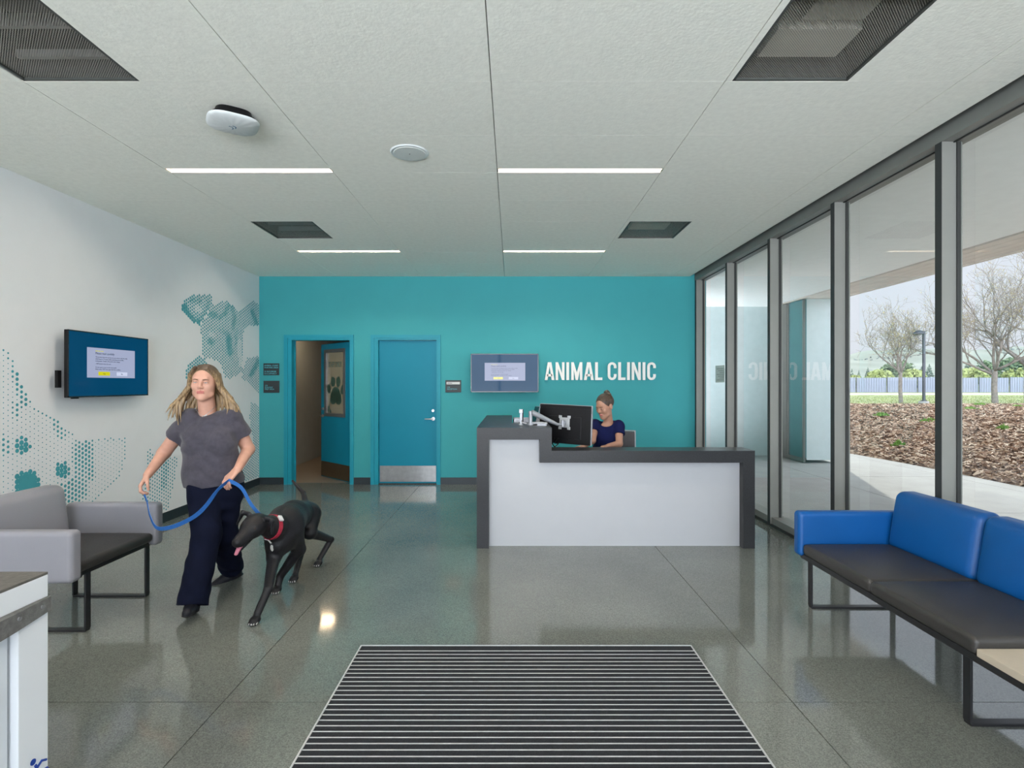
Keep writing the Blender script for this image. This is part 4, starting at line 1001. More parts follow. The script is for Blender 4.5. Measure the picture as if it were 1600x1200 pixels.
for i in range(15):
    for j in range(5): b.box(.63+.0243*i, .63+.0243*i+.02, 5.47+.0245*j, 5.47+.0245*j+.02, WS+.014, WS+.021)
b.build('keys', M['black_plastic'], t)
b = MB(); b.obox((.62, 5.30, WS+.03), (.10, .02, .0), (-.02, .14, 0), (0, 0, .03)); tag(b.build('paper_stack', M['paper']), 'stack of pale papers under the black monitor', 'papers')
b = MB(); b.tube([mf(-.1, -.14, .02), mf(-.12, -.2, .03), (.42, 5.28, .86), (.40, 5.26, .80), (.46, 5.3, .782)], .006, 8); b.tube([mf(-.06, -.14, .02), mf(-.1, -.19, .03), (.45, 5.25, .90), (.38, 5.24, .84), (.36, 5.3, .782)], .005, 8)
tag(b.build('monitor_cables', M['black_plastic'], smooth=True), 'black cables dangling from the monitor over the desk', 'cable')
# task chair
t = thing('office_chair', 'dark office chair behind the seated receptionist', 'chair', (1.15, 6.08, 0))
cxx, cyy = 1.17, 6.06; px_ = [P(974, 672, 6.15), P(991, 672, 6.15)]
b = MB(); b.cush(cxx-.24, cxx+.22, cyy-.25, cyy+.22, .47, .53, .025, .01); b.build('seat', M['mesh_grey'], t, smooth=True)
bd = Vector((.80, -.55, 0)).normalized(); bc = Vector((1.225, 6.22, .74))
b = MB(); b.obox(bc, bd*.20, Vector((.05, .08, .0))*.12, Vector((0, 0, .20))); b.build('backrest', M['mesh_grey'], t, bevel=.008)
b = MB(); b.tube([bc-bd*.2-Vector((0, 0, .2)), bc-bd*.2+Vector((0, 0, .19)), bc-bd*.19+Vector((0, 0, .205)), bc+bd*.2+Vector((0, 0, .21)), bc+bd*.205+Vector((0, 0, -.2))], .009, 8); b.build('back_frame', M['silver_plastic'], t, smooth=True)
b = MB(); b.cone((cxx, cyy, .1), (cxx, cyy, .47), .025, .025, 14); b.tube([(cxx, cyy, .45), (cxx+.1, cyy+.14, .45), (1.24, 6.24, .58)], .02, 8); b.build('column', M['black_metal'], t)
for k in range(5):
    a_ = 6.2832*k/5; e = Vector((cxx+.28*math.cos(a_), cyy+.28*math.sin(a_), .07)); b = MB(); b.tube([(cxx, cyy, .11), e], [.025, .015], 8); lg = b.build('base_leg', M['black_metal'], t)
    b = MB(); b.cone(e+Vector((-.012, 0, -.041)), e+Vector((.012, 0, -.041)), .029, .029, 14); b.cone(e-Vector((0, 0, .03)), e, .008, .008, 8); b.build('castor', M['black_plastic'], lg)
# ---- modular sofas
def sled(parent, xa, xb, y, zt, w=.04):
    b = MB(); th = .012
    b.box(xa-th/2, xa+th/2, y-w/2, y+w/2, .012, zt); b.box(xb-th/2, xb+th/2, y-w/2, y+w/2, .012, zt); b.box(min(xa, xb)-.002, max(xa, xb)+.002, y-w/2, y+w/2, 0, .012)
    b.build('sled_leg', M['black_metal'], parent, bevel=.003)
t = thing('armchair', 'grey vinyl armchair with charcoal seat beside the mural wall', 'armchair', (-2.8, 3.45, 0))
b = MB(); b.cush(-3.12, -2.475, 3.035, 3.122, .352, .648, .028, 0); b.build('arm', M['grey_vinyl'], t, smooth=True)
b = MB(); b.cush(-3.12, -2.475, 3.765, 3.85, .352, .648, .028, 0); b.build('arm', M['grey_vinyl'], t, smooth=True)
b = MB(); b.cush(-3.15, -3.0, 3.06, 3.70, .40, .797, .05, .02, fn=lambda w: Vector((w.x-(w.z-.42)*.12, w.y, w.z)), side='x1'); b.build('backrest', M['grey_vinyl'], t, smooth=True)
b = MB(); b.cush(-3.02, -2.495, 3.118, 3.765, .385, .445, .022, .018); b.build('seat', M['seat_vinyl'], t, smooth=True)
b = MB(); b.box(-3.08, -2.53, 3.14, 3.82, .352, .386); b.box(-2.60, -2.51, 3.13, 3.16, .352, .386); b.build('seat_frame', M['black_metal'], t, bevel=.004)
sled(t, -2.548, -3.05, 3.245, .36); sled(t, -2.548, -3.05, 3.775, .36)
t = thing('sofa', 'blue vinyl sofa with charcoal seats in front of the windows', 'sofa', (2.2, 2.6, 0))
b = MB(); b.cush(1.878, 2.60, 3.535, 3.62, .40-.05, .642, .028, 0); b.build('arm', M['blue_vinyl'], t, smooth=True)
sh = lambda w: Vector((w.x+(w.z-.44)*.16, w.y, w.z))
for y0, y1 in ((2.872, 3.53), (2.215, 2.868)):
    b = MB(); b.cush(2.44, 2.575, y0, y1, .42, .788, .045, .022, fn=sh, side='x0'); b.build('back_cushion', M['blue_vinyl'], t, smooth=True)
    b = MB(); b.cush(1.895, 2.50, y0+(.0 if y0 > 2.5 else 0), y1, .365, .437, .022, .016); b.build('seat_cushion', M['seat_vinyl'], t, smooth=True)
b = MB()
for y0, y1 in ((2.872, 3.53), (2.215, 2.868)):
    pass
b.box(1.93, 2.55, 1.50, 3.60, .335, .366); b.box(1.905, 1.95, 1.5, 3.57, .335, .366); b.build('seat_frame', M['black_metal'], t, bevel=.003)
b = MB(); b.box(1.90, 2.52, 1.52, 2.212, .366, .398); b.build('table_panel', M['wood'], t, bevel=.004)
sled(t, 1.975, 2.52, 3.58, .34); sled(t, 1.985, 2.52, 2.355, .34); sled(t, 1.985, 2.52, 1.56, .34)
# ---- white kiosk in the left foreground
t = thing('kiosk', 'white cabinet kiosk with dark top and grey curved band, cut by the left edge', 'kiosk', (-1.75, 1.4, 0))
KX = -1.424; KY = 1.66
KT = EYE-293*KY/F
b = MB(); b.box(-2.05, KX, 1.0, KY, KT-.008, KT); b.build('top_mat', M['kiosk_top'], t, bevel=.002)
b = MB(); b.box(-2.05, KX, 1.0, KY, KT-.075, KT-.008); b.build('top_body', M['kiosk_white'], t, bevel=.003)
zb = lambda y: KT-.118+.0-.10*((KY-y)/.66)**1.4
b = MB(); n = 16; ys_ = [KY-(KY-1.0)*i/n for i in range(n+1)]
vs = []
for y in ys_:
    bow = .010+.02*math.sin(math.pi*min(1, (KY-y)/.66)); z1 = KT-.075; z0 = KT-.117-.045*math.sin(math.pi*.5*min(1, (KY-y)/.30))*.35
    vs += [(-2.05, y, z0), (KX+bow, y, z0), (KX+bow, y, z1), (-2.05, y, z1)]
fs = [(3, 2, 1, 0)]+[(i*4+k, i*4+(k+1) % 4, (i+1)*4+(k+1) % 4, (i+1)*4+k) for i in range(n) for k in range(4)]+[(4*n, 4*n+1, 4*n+2, 4*n+3)]
b.add(vs, fs); b.build('grey_band', M['kiosk_grey'], t, smooth=True, angle=40)
for yy in (KY-.035, KY-.12):
    bow = .010+.02*math.sin(math.pi*min(1, (KY-yy)/.66)); b = MB(); b.cone((KX+bow-.001, yy, KT-.093), (KX+bow+.003, yy, KT-.093), .007, .006, 14); b.build('bolt', M['chrome'], t, smooth=True, angle=40)
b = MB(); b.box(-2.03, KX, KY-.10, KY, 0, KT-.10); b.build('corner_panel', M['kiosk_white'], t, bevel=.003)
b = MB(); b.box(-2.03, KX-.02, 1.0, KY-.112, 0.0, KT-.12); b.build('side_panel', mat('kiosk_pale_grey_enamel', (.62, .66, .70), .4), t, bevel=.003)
b = MB(); cy_, cz_ = 1.606, .307
S_ = lambda y, z: (KX+.0012, cy_+y, cz_+z)
b.cone(S_(0, .05), (KX+.003, cy_, cz_+.05), .009, .009, 14)
b.tube([S_(.008, .036), S_(.018, .004), S_(.048, .0), S_(.056, -.04)], .004, 6); b.tube([S_(.012, .022), S_(.030, .034), S_(.046, .026)], .0035, 6)
b.tube([S_(.008+.03*math.cos(a), -.022+.034*math.sin(a)) for a in [math.radians(100+i*19) for i in range(13)]], .0035, 6)
b.build('access_symbol', M['sym_blue'], t)
# ================================================================== PEOPLE AND THE DOG
def basis(fwd, up=(0, 0, 1)):
    f = Vector(fwd).normalized(); r = f.cross(Vector(up)).normalized(); u = r.cross(f).normalized(); return r, f, u
def head_prims(c, fwd, up, s=1.0):
    """skull, jaw, nose, lips, ears; r = the viewer's left when the face looks at us"""
    r, f, u = basis(fwd, up); R = [list(r), list(f), list(u)]
    T = lambda x, y, z: np.array(Vector(c)+(r*x+f*y+u*z)*s)
    e = lambda p, q, k=.015, sub=False: ell(T(*p), [v*s for v in q], k, R, sub)
    cc = lambda a, b, r1, r2, k=.008: cap(T(*a), T(*b), r1*s, r2*s, k)
    pr = [e((0, -.012, .030), (.074, .092, .082)), e((0, .018, -.030), (.062, .066, .074), .025), e((0, .060, -.088), (.024, .020, .020), .03),
          e((-.036, .050, -.022), (.026, .026, .026), .025), e((.036, .050, -.022), (.026, .026, .026), .025),
          cc((-.044, .030, -.075), (0, .058, -.092), .016, .018, .03), cc((.044, .030, -.075), (0, .058, -.092), .016, .018, .03),
          cc((-.030, .072, .026), (.030, .072, .026), .012, .012, .015),
          e((-.031, .089, .004), (.019, .014, .011), .014, True), e((.031, .089, .004), (.019, .014, .011), .014, True),
          e((-.031, .070, .003), (.017, .014, .012), .006), e((.031, .070, .003), (.017, .014, .012), .006),
          cc((0, .078, .016), (0, .100, -.022), .0075, .0115, .012), e((-.011, .090, -.027), (.0085, .010, .0075), .008), e((.011, .090, -.027), (.0085, .010, .0075), .008),
          cc((-.020, .080, -.0555), (0, .0885, -.053), .0045, .0065, .005), cc((.020, .080, -.0555), (0, .0885, -.053), .0045, .0065, .005),
          cc((-.018, .080, -.0625), (.018, .080, -.0625), .006, .006, .005), cc((0, .083, -.064), (0, .084, -.064), .007, .007, .005)]
    for sg in (-1, 1):
        pr += [e((sg*.077, -.008, -.004), (.010, .020, .032), .008), e((sg*.085, -.004, -.002), (.006, .011, .020), .005, True)]
    return pr, T, (r, f, u)
def hand_prims(wrist, fdir, back, side, curl=.9, s=1.0, spread=.10):
    """palm and five bent fingers. fdir: towards the fingers, back: out of the back of the hand, side: towards the thumb"""
    f = Vector(fdir).normalized(); b_ = Vector(back); b_ = (b_-f*b_.dot(f)).normalized(); sd = Vector(side); sd = (sd-f*sd.dot(f)-b_*sd.dot(b_)).normalized()
    w = Vector(wrist); pr = []
    L = [.082, .090, .084, .068]; off = [.030, .010, -.010, -.029]
    for o_, l in zip(off, L):
        k0 = w+f*.082*s+sd*o_*s
        pr.append(cap(w+f*.012*s+sd*o_*.55*s, k0, .0135*s, .0115*s, .012))
        p = k0; ang = 0; d = f
        for j, (q, r1, r2) in enumerate(((.46, .0095, .0088), (.30, .0088, .0080), (.24, .0080, .0068))):
            ang += curl*(.55 if j == 0 else .75); d = (f*math.cos(ang)-b_*math.sin(ang)+sd*spread*o_/.03*(1 if j == 0 else 0)).normalized()
            n = p+d*l*q*s; pr.append(cap(p, n, r1*s, r2*s, .004)); p = n
    t0 = w+f*.022*s+sd*.026*s-b_*.004*s; t1 = t0+(f*.62+sd*.62-b_*.45).normalized()*.042*s; t2 = t1+(f*.80+sd*.10-b_*.6).normalized()*.030*s; t3 = t2+(f*.7-sd*.35-b_*.6).normalized()*.024*s
    pr += [cap(t0, t1, .0145*s, .0115*s, .010), cap(t1, t2, .0108*s, .0098*s, .004), cap(t2, t3, .0098*s, .0082*s, .004)]
    return pr
def lip_fn(T, f):
    m = T(0, .088, -.0585); f = np.array(f)
    def g(c):
        d = c-m; return ((np.abs(d[:, 2]) < .0095) & (np.sqrt((d**2).sum(1)) < .024)).astype(int)
    return g
def eye_parts(parent, T, ax, s=1.0, closed=.5):
    r, f, u = ax
    for sg in (-1, 1):
        c = Vector(T(sg*.031, .0765, .0035)); b = MB()
        for kind in (0,):
            n = 12; vs = []; R0 = .0095*s
            for i in range(n+1):
                for j in range(n):
                    th = math.pi*i/n; ph = 6.2832*j/n; vs.append(c+(r*math.sin(th)*math.cos(ph)*1.25+f*math.cos(th)+u*math.sin(th)*math.sin(ph)*(.62-.25*closed))*R0)
            b.add(vs, [(i*n+j, i*n+(j+1) % n, (i+1)*n+(j+1) % n, (i+1)*n+j) for i in range(n) for j in range(n)])
        b.cur = 1; b.cone(c+f*.0088*s-u*.001, c+f*.0102*s-u*.001, .0034*s, .0030*s, 14)
        b.build('eye', [M['eye'], M['iris']], parent, smooth=True, angle=60)
        b = MB(); b.tube([Vector(T(sg*.014, .0905, .021)), Vector(T(sg*.030, .0885, .0255)), Vector(T(sg*.047, .074, .020))], [.0026*s, .0028*s, .0014*s], 6); b.build('eyebrow', M['brow'], parent, smooth=True)
        b = MB(); b.tube([Vector(T(sg*.017, .0845, .0045)), Vector(T(sg*.031, .0875, .0085-.003*closed)), Vector(T(sg*.046, .078, .0035))], [.0012*s, .0018*s, .0012*s], 6); b.build('eyelashes', M['brow'], parent, smooth=True)
def wrinkle(amp, dirs, k=90):
    def post(Fd, X, Y, Z):
        w = 0
        for (a, b_, c, ph) in dirs: w = w+np.sin(k*(a*X+b_*Y+c*Z)+ph+1.4*np.sin(17*X+11*Z+ph)+.9*np.sin(23*Y-13*Z))
        return Fd+np.where(np.abs(Fd) < .03, amp*w/len(dirs), 0).astype(np.float32)
    return post
# ---------------------------------------------------------------- the woman walking
wy = 3.80
W = thing('person', 'person with long blond hair, grey t-shirt and navy trousers walking a dog', 'person', (-2.10, 3.8, 0))
hc = P(320, 597.5, 3.76); hf = Vector((.22, -1, -.06)); hu_ = Vector((.03, 0, 1))
hp, HT, hax = head_prims(hc, hf, hu_, 1.06)
neck = P(325, 644, 3.83); chest = P(328, 686, 3.82)
shR, shL = P(296, 654, 3.80), P(363, 653, 3.84)
elR, wrR = P(256, 708, 3.84), P(231, 742, 3.64)
elL, wrL = P(388, 702, 3.94), P(371.5, 733, 3.70)
hipR, knR, anR = P(317, 746, 3.80), P(323, 836, 3.62), P(303, 932, 3.47)
hipL, knL, anL = P(353, 746, 3.84), P(350, 838, 3.86), P(362, 888, 4.11)
lh_dir = Vector((-.42, -.55, -.62)); rh_dir = Vector((-.30, -.45, -.8))
body = hp+[cap(neck+Vector((0, .0, -.03)), Vector(HT(0, -.015, -.07)), .058, .053, .03),
    ell(chest+Vector((0, .015, .01)), (.160, .105, .15), .04), ell(P(331, 728, 3.82), (.170, .125, .14), .06), ell(P(335, 752, 3.82), (.165, .125, .11), .05),
    cap(shR, elR, .052, .044, .03), cap(elR, wrR, .043, .027, .015), cap(shL, elL, .052, .044, .03), cap(elL, wrL, .043, .027, .015),
    cap(hipR, knR, .088, .060, .04), cap(knR, anR, .056, .038, .02), cap(hipL, knL, .088, .060, .04), cap(knL, anL, .056, .038, .02)]
body += hand_prims(wrL, lh_dir, Vector((-.25, -.6, .6)), Vector((-.7, .2, -.35)), .75, .98)
body += hand_prims(wrR, rh_dir, Vector((-.75, -.45, .35)), Vector((.35, -.8, .2)), 1.05, .98)
bo = solid('body', body, .0042, [M['skin'], M['lip']], W, matfn=lip_fn(HT, hax[1]))
eye_parts(W, HT, hax, 1.06, .5)
# shirt
slR = shR.lerp(elR, .50); slL = shL.lerp(elL, .58)
hemz = P(333, 761, 3.72).z
shirt = [ell(chest+Vector((0, 0, .005)), (.182, .130, .175), .05), ell(P(329, 722, 3.82), (.190, .142, .15), .07), ell(P(334, 750, 3.82), (.198, .160, .16), .06),
    cap(shR+Vector((.01, 0, -.01)), slR+(slR-shR)*.05, .070, .078, .035, cut=True), cap(shL+Vector((-.01, 0, -.01)), slL, .070, .078, .035, cut=True),
    cap(neck+Vector((-.05, .01, -.045)), shR+Vector((.0, 0, .012)), .055, .058, .03), cap(neck+Vector((.05, .01, -.045)), shL+Vector((.0, 0, .012)), .055, .058, .03),
    ell(P(306, 690, 3.75), (.082, .075, .080), .05), ell(P(346, 690, 3.76), (.082, .075, .080), .05),
    ell(neck+Vector((-.004, -.045, .056)), (.080, .10, .082), .008, sub=True)]
def shirt_post(Fd, X, Y, Z):
    Fd = wrinkle(.007, [(.55, .2, .8, 0), (-.6, .1, .5, 2)], 60)(Fd, X, Y, Z)
    return np.maximum(Fd, (hemz+.012*np.sin(9*X)-Z).astype(np.float32))
solid('shirt', shirt, .0048, M['shirt_grey'], W, post=shirt_post)
# trousers
waist = P(335, 756, 3.82)
pants = [ell(waist+Vector((0, .01, -.05)), (.172, .130, .13), .05), cap(hipR, knR, .112, .086, .05), cap(knR+Vector((0, 0, .01)), anR+(anR-knR)*.13, .086, .090, .04, cut=True),
    cap(hipL, knL, .112, .086, .05), cap(knL+Vector((0, 0, .01)), anL+(anL-knL)*.0, .086, .084, .03, cut=True), ell(P(352, 762, 3.9), (.12, .12, .11), .05)]
solid('trousers', pants, .0052, M['navy_pants'], W, post=wrinkle(.005, [(.3, .4, .9, 1), (.5, -.2, .8, 3)], 50))
def shoe(an, toe_dir, heel_drop, up, name='shoe'):
    d = Vector(toe_dir).normalized(); u = Vector(up); u = (u-d*u.dot(d)).normalized(); s = d.cross(u)
    base = an-u*heel_drop; R = [list(s), list(d), list(u)]
    pr = [cap(base-d*.030+u*.034, base+d*.06+u*.036, .036, .036, .02), cap(base+d*.06+u*.034, base+d*.165+u*.026, .038, .028, .02), cap(an-u*.03-d*.01, base+u*.035, .038, .04, .02),
          cap(base-d*.035+u*.010, base+d*.155+u*.008, .037, .030, .004, sq=(tuple(u), 3.6))]
    o = solid(name, pr, .004, [M['shoe'], mat('shoe_sole', (.02, .02, .022), .7)], W, matfn=lambda c: (((c-np.array(base)) @ np.array(u)) < .012).astype(int))
    return o
shoe(anR, (.34, -.90, .22), .100, (0, .24, .96)); shoe(anL, (-.55, -.80, -.22), .085, (-.15, -.15, 1))
# hair: a scalp cap and long locks swept by the stride
r_, f_, u_ = hax; rr = random.Random(4); hair = []
hair.append(ell(HT(0, -.020, .040), (.085, .098, .086), .01, [list(r_), list(f_), list(u_)]))
hair.append(ell(HT(0, .125, -.030), (.066, .095, .108), .004, [list(r_), list(f_), list(u_)], sub=True))
nl = 92
for k in range(nl):
    a = -2.30+4.60*k/(nl-1)+rr.uniform(-.04, .04)         # round the back of the head from temple to temple
    sx_, cy2 = math.sin(a), -math.cos(a)
    p0 = Vector(HT(.030*sx_, .018+.03*cy2, .105)); sxx = sx_ if cy2 < 0 else math.copysign(max(abs(sx_), .97), sx_); p1 = Vector(HT(.079*sxx, -.010+.080*cy2 if cy2 < 0 else .0+.05*cy2, .050)); p0 = p0 if cy2 < 0 else Vector(HT(.045*sxx, .03+.04*cy2, .096))
    flare = .5+.5*abs(sx_); left = sx_ < 0
    L = rr.uniform(.26, .35)
    p2 = Vector(HT(.092*sxx, -.015+(.07 if cy2 < 0 else .03)*cy2, -.03)); p2 += Vector((rr.uniform(-.006, .006), rr.uniform(-.006, .006), 0))
    out = rr.uniform(.3, 1.0)*flare
    tail = p2+Vector((sx_*.035*out if not left else 0, 0, 0))
    dirx = r_*sxx
    sway = rr.uniform(0, 1)
    p3 = p2+dirx*(.030+.04*out)+Vector((0, .01, -.075)); p4 = p3+dirx*(.012+.055*out*sway)+Vector((0, -.01*rr.random(), -.075+.02*sway)); p5 = p4+dirx*(-.01+.05*out*sway)+Vector((0, -.01, -(L-.26)-.045+.02*sway))
    ptl = [p0, p1, p2, p3, p4, p5]; rd = [.010, .0135, .0135, .0115, .008, .002]
    for i in range(5): hair.append(cap(ptl[i], ptl[i+1], rd[i], rd[i+1], .0035))
HM = hair_mat('blond_hair', (.085, .05, .028), (.38, .26, .13), zroot=(HT(0, 0, .10)[2]))
ho = solid('hair', hair, .0036, HM, W)
# the material reads heights from the hair's own origin, the woman's base on the floor
b = MB(); nk = [neck+Vector((-.075, -.03, .0)), P(306, 640, 3.70), P(312, 648, 3.665), P(318.5, 650, 3.655), P(326, 645, 3.665), P(338, 634, 3.72)]
b.tube(nk, .0016, 6); b.cone(P(316, 651.5, 3.652), P(323, 648.5, 3.652), .004, .004, 8); b.build('necklace', M['chrome'], W, smooth=True)
# ---------------------------------------------------------------- leash
def smooth_path(pts, n=10):
    out = []
    for i in range(len(pts)-1):
        p0, p1, p2, p3 = [Vector(pts[max(0, min(len(pts)-1, j))]) for j in (i-1, i, i+1, i+2)]
        for k in range(n):
            t = k/n; out.append(.5*((2*p1)+(p2-p0)*t+(2*p0-5*p1+4*p2-p3)*t*t+(3*p1-p0-3*p2+p3)*t**3))
    out.append(Vector(pts[-1])); return out
gripL = wrL+lh_dir.normalized()*.085+Vector((.004, -.022, -.018)); gripR = wrR+rh_dir.normalized()*.085+Vector((.012, -.004, -.01))
collar_c = P(426, 824, 3.60)
lp = [gripL+Vector((.02, .03, .02)), gripL, P(340, 766, 3.52), P(322, 790, 3.50), P(305, 806, 3.50), P(283, 818, 3.50), P(262, 825, 3.52), P(244, 824, 3.55), P(234, 805, 3.57), P(229, 782, 3.58), gripR, gripR+Vector((.0, .02, .03))]
b = MB(); sp_ = smooth_path(lp); b.ribbon(sp_, Vector((.004, -.006, .0125)), .0013)
lp2 = [gripL+Vector((.01, .0, .01)), P(377, 762, 3.60), P(391, 786, 3.58), P(404, 802, 3.57), P(417, 812, 3.56)]
b.ribbon(smooth_path(lp2), Vector((.012, -.004, .004)), .0013)
tag(b.build('dog_leash', M['leash']), 'blue webbing leash looping from the woman\'s hands to the dog\'s collar', 'leash')
# ---------------------------------------------------------------- the dog
D = thing('dog', 'black short-haired dog with a red collar trotting on the leash beside the woman', 'dog', (-1.62, 3.9, 0))
V = Vector
rump = P(471, 802, 4.32); mid = P(459, 806, 4.05); sho = P(447, 818, 3.80); chs = P(440, 836, 3.70); nk1 = P(427, 823, 3.60)
sk = V((-1.633, 3.44, .585)); nose = P(374, 843, 3.29)
df = (nose-sk).normalized(); dr = df.cross(V((.25, 0, 1))).normalized(); du = dr.cross(df).normalized(); DR = [list(dr), list(df), list(du)]
hd = lambda x, y, z: sk+dr*x*1.22+df*y*1.02+du*z*1.22
pawA, pawB, pawC, pawD = P(398, 974, 3.335), P(432, 925, 3.83), P(497, 884, 4.40), P(459, 909, 4.05)
for p in (pawA, pawB, pawC, pawD): p.z = .018
dog = [cap(rump, mid, .098, .105, .05), cap(mid, sho, .105, .125, .05), ell(chs+V((0, .03, .0)), (.098, .13, .135), .05), cap(chs, chs+V((-.01, -.04, -.05)), .085, .06, .05),
       ell(rump+V((.0, .03, -.03)), (.088, .10, .10), .05), cap(sho+V((0, -.02, .03)), nk1, .09, .068, .05), cap(nk1, sk+V((.01, .04, -.01)), .070, .062, .04),
       ell(sk, (.074, .084, .066), .02, DR), ell(hd(0, .045, -.004), (.062, .060, .054), .03, DR), cap(hd(0, .06, .002), hd(0, .175, -.006), .044, .032, .025), ell(hd(0, .182, -.002), (.020, .018, .016), .008, DR),
       cap(hd(0, .045, -.038), hd(0, .145, -.060), .030, .018, .010), cap(hd(-.018, .10, -.008), hd(-.016, .165, -.018), .020, .017, .012), cap(hd(.018, .10, -.008), hd(.016, .165, -.018), .020, .017, .012),
       ell(hd(-.030, .045, .030), (.016, .02, .012), .012, DR), ell(hd(.030, .045, .030), (.016, .02, .012), .012, DR)]
for sg in (-1, 1):      # folded ears
    dog += [cap(hd(sg*.048, -.018, .042), hd(sg*.082, -.02, .040), .018, .016, .012, sq=(tuple(df), 1.6)), cap(hd(sg*.082, -.018, .038), hd(sg*.098, .006, -.022), .018, .009, .010, sq=(tuple(dr), 1.5))]
# front legs
elA = V((chs.x-.045+.01, 3.66, .31)); wrA = P(419, 920, 3.455); pa = V((pawA.x+.004, pawA.y+.03, .055))
dog += [cap(sho+V((-.05, -.06, -.03)), elA, .070, .048, .04), cap(elA, wrA, .042, .027, .02), cap(wrA, pa, .026, .023, .01)]
elB = V((chs.x+.055, 3.86, .30)); wrB = P(438, 900, 3.88)
dog += [cap(sho+V((.05, -.02, -.04)), elB, .070, .048, .04), cap(elB, wrB, .042, .027, .02), cap(wrB, V((pawB.x, pawB.y+.03, .05)), .026, .023, .01)]
# hind legs
for hipo, kn, hk, pw in ((V((.05, .05, -.02)), V((rump.x+.095, 4.24, .315)), V((rump.x+.155, 4.56, .17)), pawC), (V((-.05, .02, -.03)), V((rump.x-.02, 4.16, .30)), V((rump.x+.0, 4.33, .15)), pawD)):
    dog += [cap(rump+hipo, kn, .088, .052, .04), cap(kn, hk, .044, .025, .02), cap(hk, V((pw.x, pw.y+.03, .045)), .025, .021, .012)]
for pw in (pawA, pawB, pawC, pawD):
    dog += [ell(V((pw.x, pw.y+.005, .024)), (.032, .042, .024), .012)]
    for q in (-1.5, -.5, .5, 1.5): dog.append(cap(V((pw.x+q*.011, pw.y-.018, .020)), V((pw.x+q*.0135, pw.y-.040+abs(q)*.006, .014)), .0115, .0095, .003))
# tail
tl0 = rump+V((0, .09, .06)); dog += [cap(tl0, tl0+V((-.05, .08, .07)), .026, .018, .03), cap(tl0+V((-.05, .08, .07)), tl0+V((-.16, .13, .16)), .018, .009, .01)]
pws = np.array([list(p) for p in (pawA, pawB, pawC, pawD)])
def dogmat(c):
    m = np.zeros(len(c), int)
    for p, yy in zip(pws, (.026, .026, .022, .03)):
        m |= ((np.abs(c[:, 0]-p[0]) < .05) & (c[:, 1] < p[1]-yy+.012) & (c[:, 1] > p[1]-.08) & (c[:, 2] < .020) & (np.sin(c[:, 0]*420+p[0]*50) > .1)).astype(int)
    cp = np.array(list(chs+V((-.02, -.125, -.06)))); m |= (np.sqrt(((c-cp)**2 @ np.array([3, .3, .6]))) < .022).astype(int)
    return m
solid('body', dog, .0042, [M['dogfur'], M['dogwhite']], D, matfn=dogmat)
tg = [cap(hd(0, .075, -.034), hd(0, .150, -.046), .013, .015, .01, sq=(tuple(du), 2.2)), cap(hd(0, .150, -.046), hd(.004, .178, -.078), .015, .011, .01, sq=(tuple(du), 1.4))]
solid('tongue', tg, .0035, M['tongue'], D)
b = MB(); b.cone(hd(0, .190, .0), hd(0, .203, -.002), .014, .008, 16); b.build('nose', M['black_plastic'], D, smooth=True, angle=60)
for sg in (-1, 1):
    b = MB(); c_ = hd(sg*.033, .066, .026); vs = []; n = 10
    for i in range(n+1):
        for j in range(n):
            th = math.pi*i/n; ph = 6.2832*j/n; vs.append(c_+(df*math.cos(th)+dr*math.sin(th)*math.cos(ph)+du*math.sin(th)*math.sin(ph))*.0085)
    b.add(vs, [(i*n+j, i*n+(j+1) % n, (i+1)*n+(j+1) % n, (i+1)*n+j) for i in range(n) for j in range(n)]); b.build('eye', mat('dog_eye', (.05, .025, .01), .1), D, smooth=True)
ax_ = (sk-nk1).normalized(); ax_ = (ax_*.8+V((-.3, -.5, .1))).normalized(); o1 = ax_.orthogonal().normalized(); o2 = ax_.cross(o1)
b = MB(); n = 40; cc_ = nk1+V((-.004, -.012, .002)); vs = []
for r, h in ((.076, -.016), (.080, -.014), (.080, .014), (.076, .016)):
    for i in range(n): t_ = 6.2832*i/n; vs.append(cc_+(o1*math.cos(t_)+o2*math.sin(t_))*r*1.02+ax_*h)
b.add(vs, [((j % 4)*n+i, (j % 4)*n+(i+1) % n, ((j+1) % 4)*n+(i+1) % n, ((j+1) % 4)*n+i) for j in range(4) for i in range(n)])
cl = b.build('collar', M['red'], D, smooth=True, angle=40)
def toward(c, d): d = V(d); d = (d-ax_*d.dot(ax_)).normalized(); return c+d*.086, d
pc, dd = toward(cc_, (.35, -.7, .75)); b = MB(); b.cush(-.022, .022, -.016, .016, -.008, .008, .006, 0, n=4); b.v = [tuple(pc+ax_.cross(dd)*q[0]+ax_*q[1]+dd*q[2]) for q in b.v]; b.build('white_tag', M['tagwhite'], cl, smooth=True)
pc, dd = toward(cc_, (-.3, -.5, -.9)); b = MB(); b.ribbon([pc-ax_.cross(dd)*.03, pc, pc+ax_.cross(dd)*.05+V((-.02, 0, -.01))], ax_*.006, .002); b.build('pale_strap', M['tagwhite'], cl)
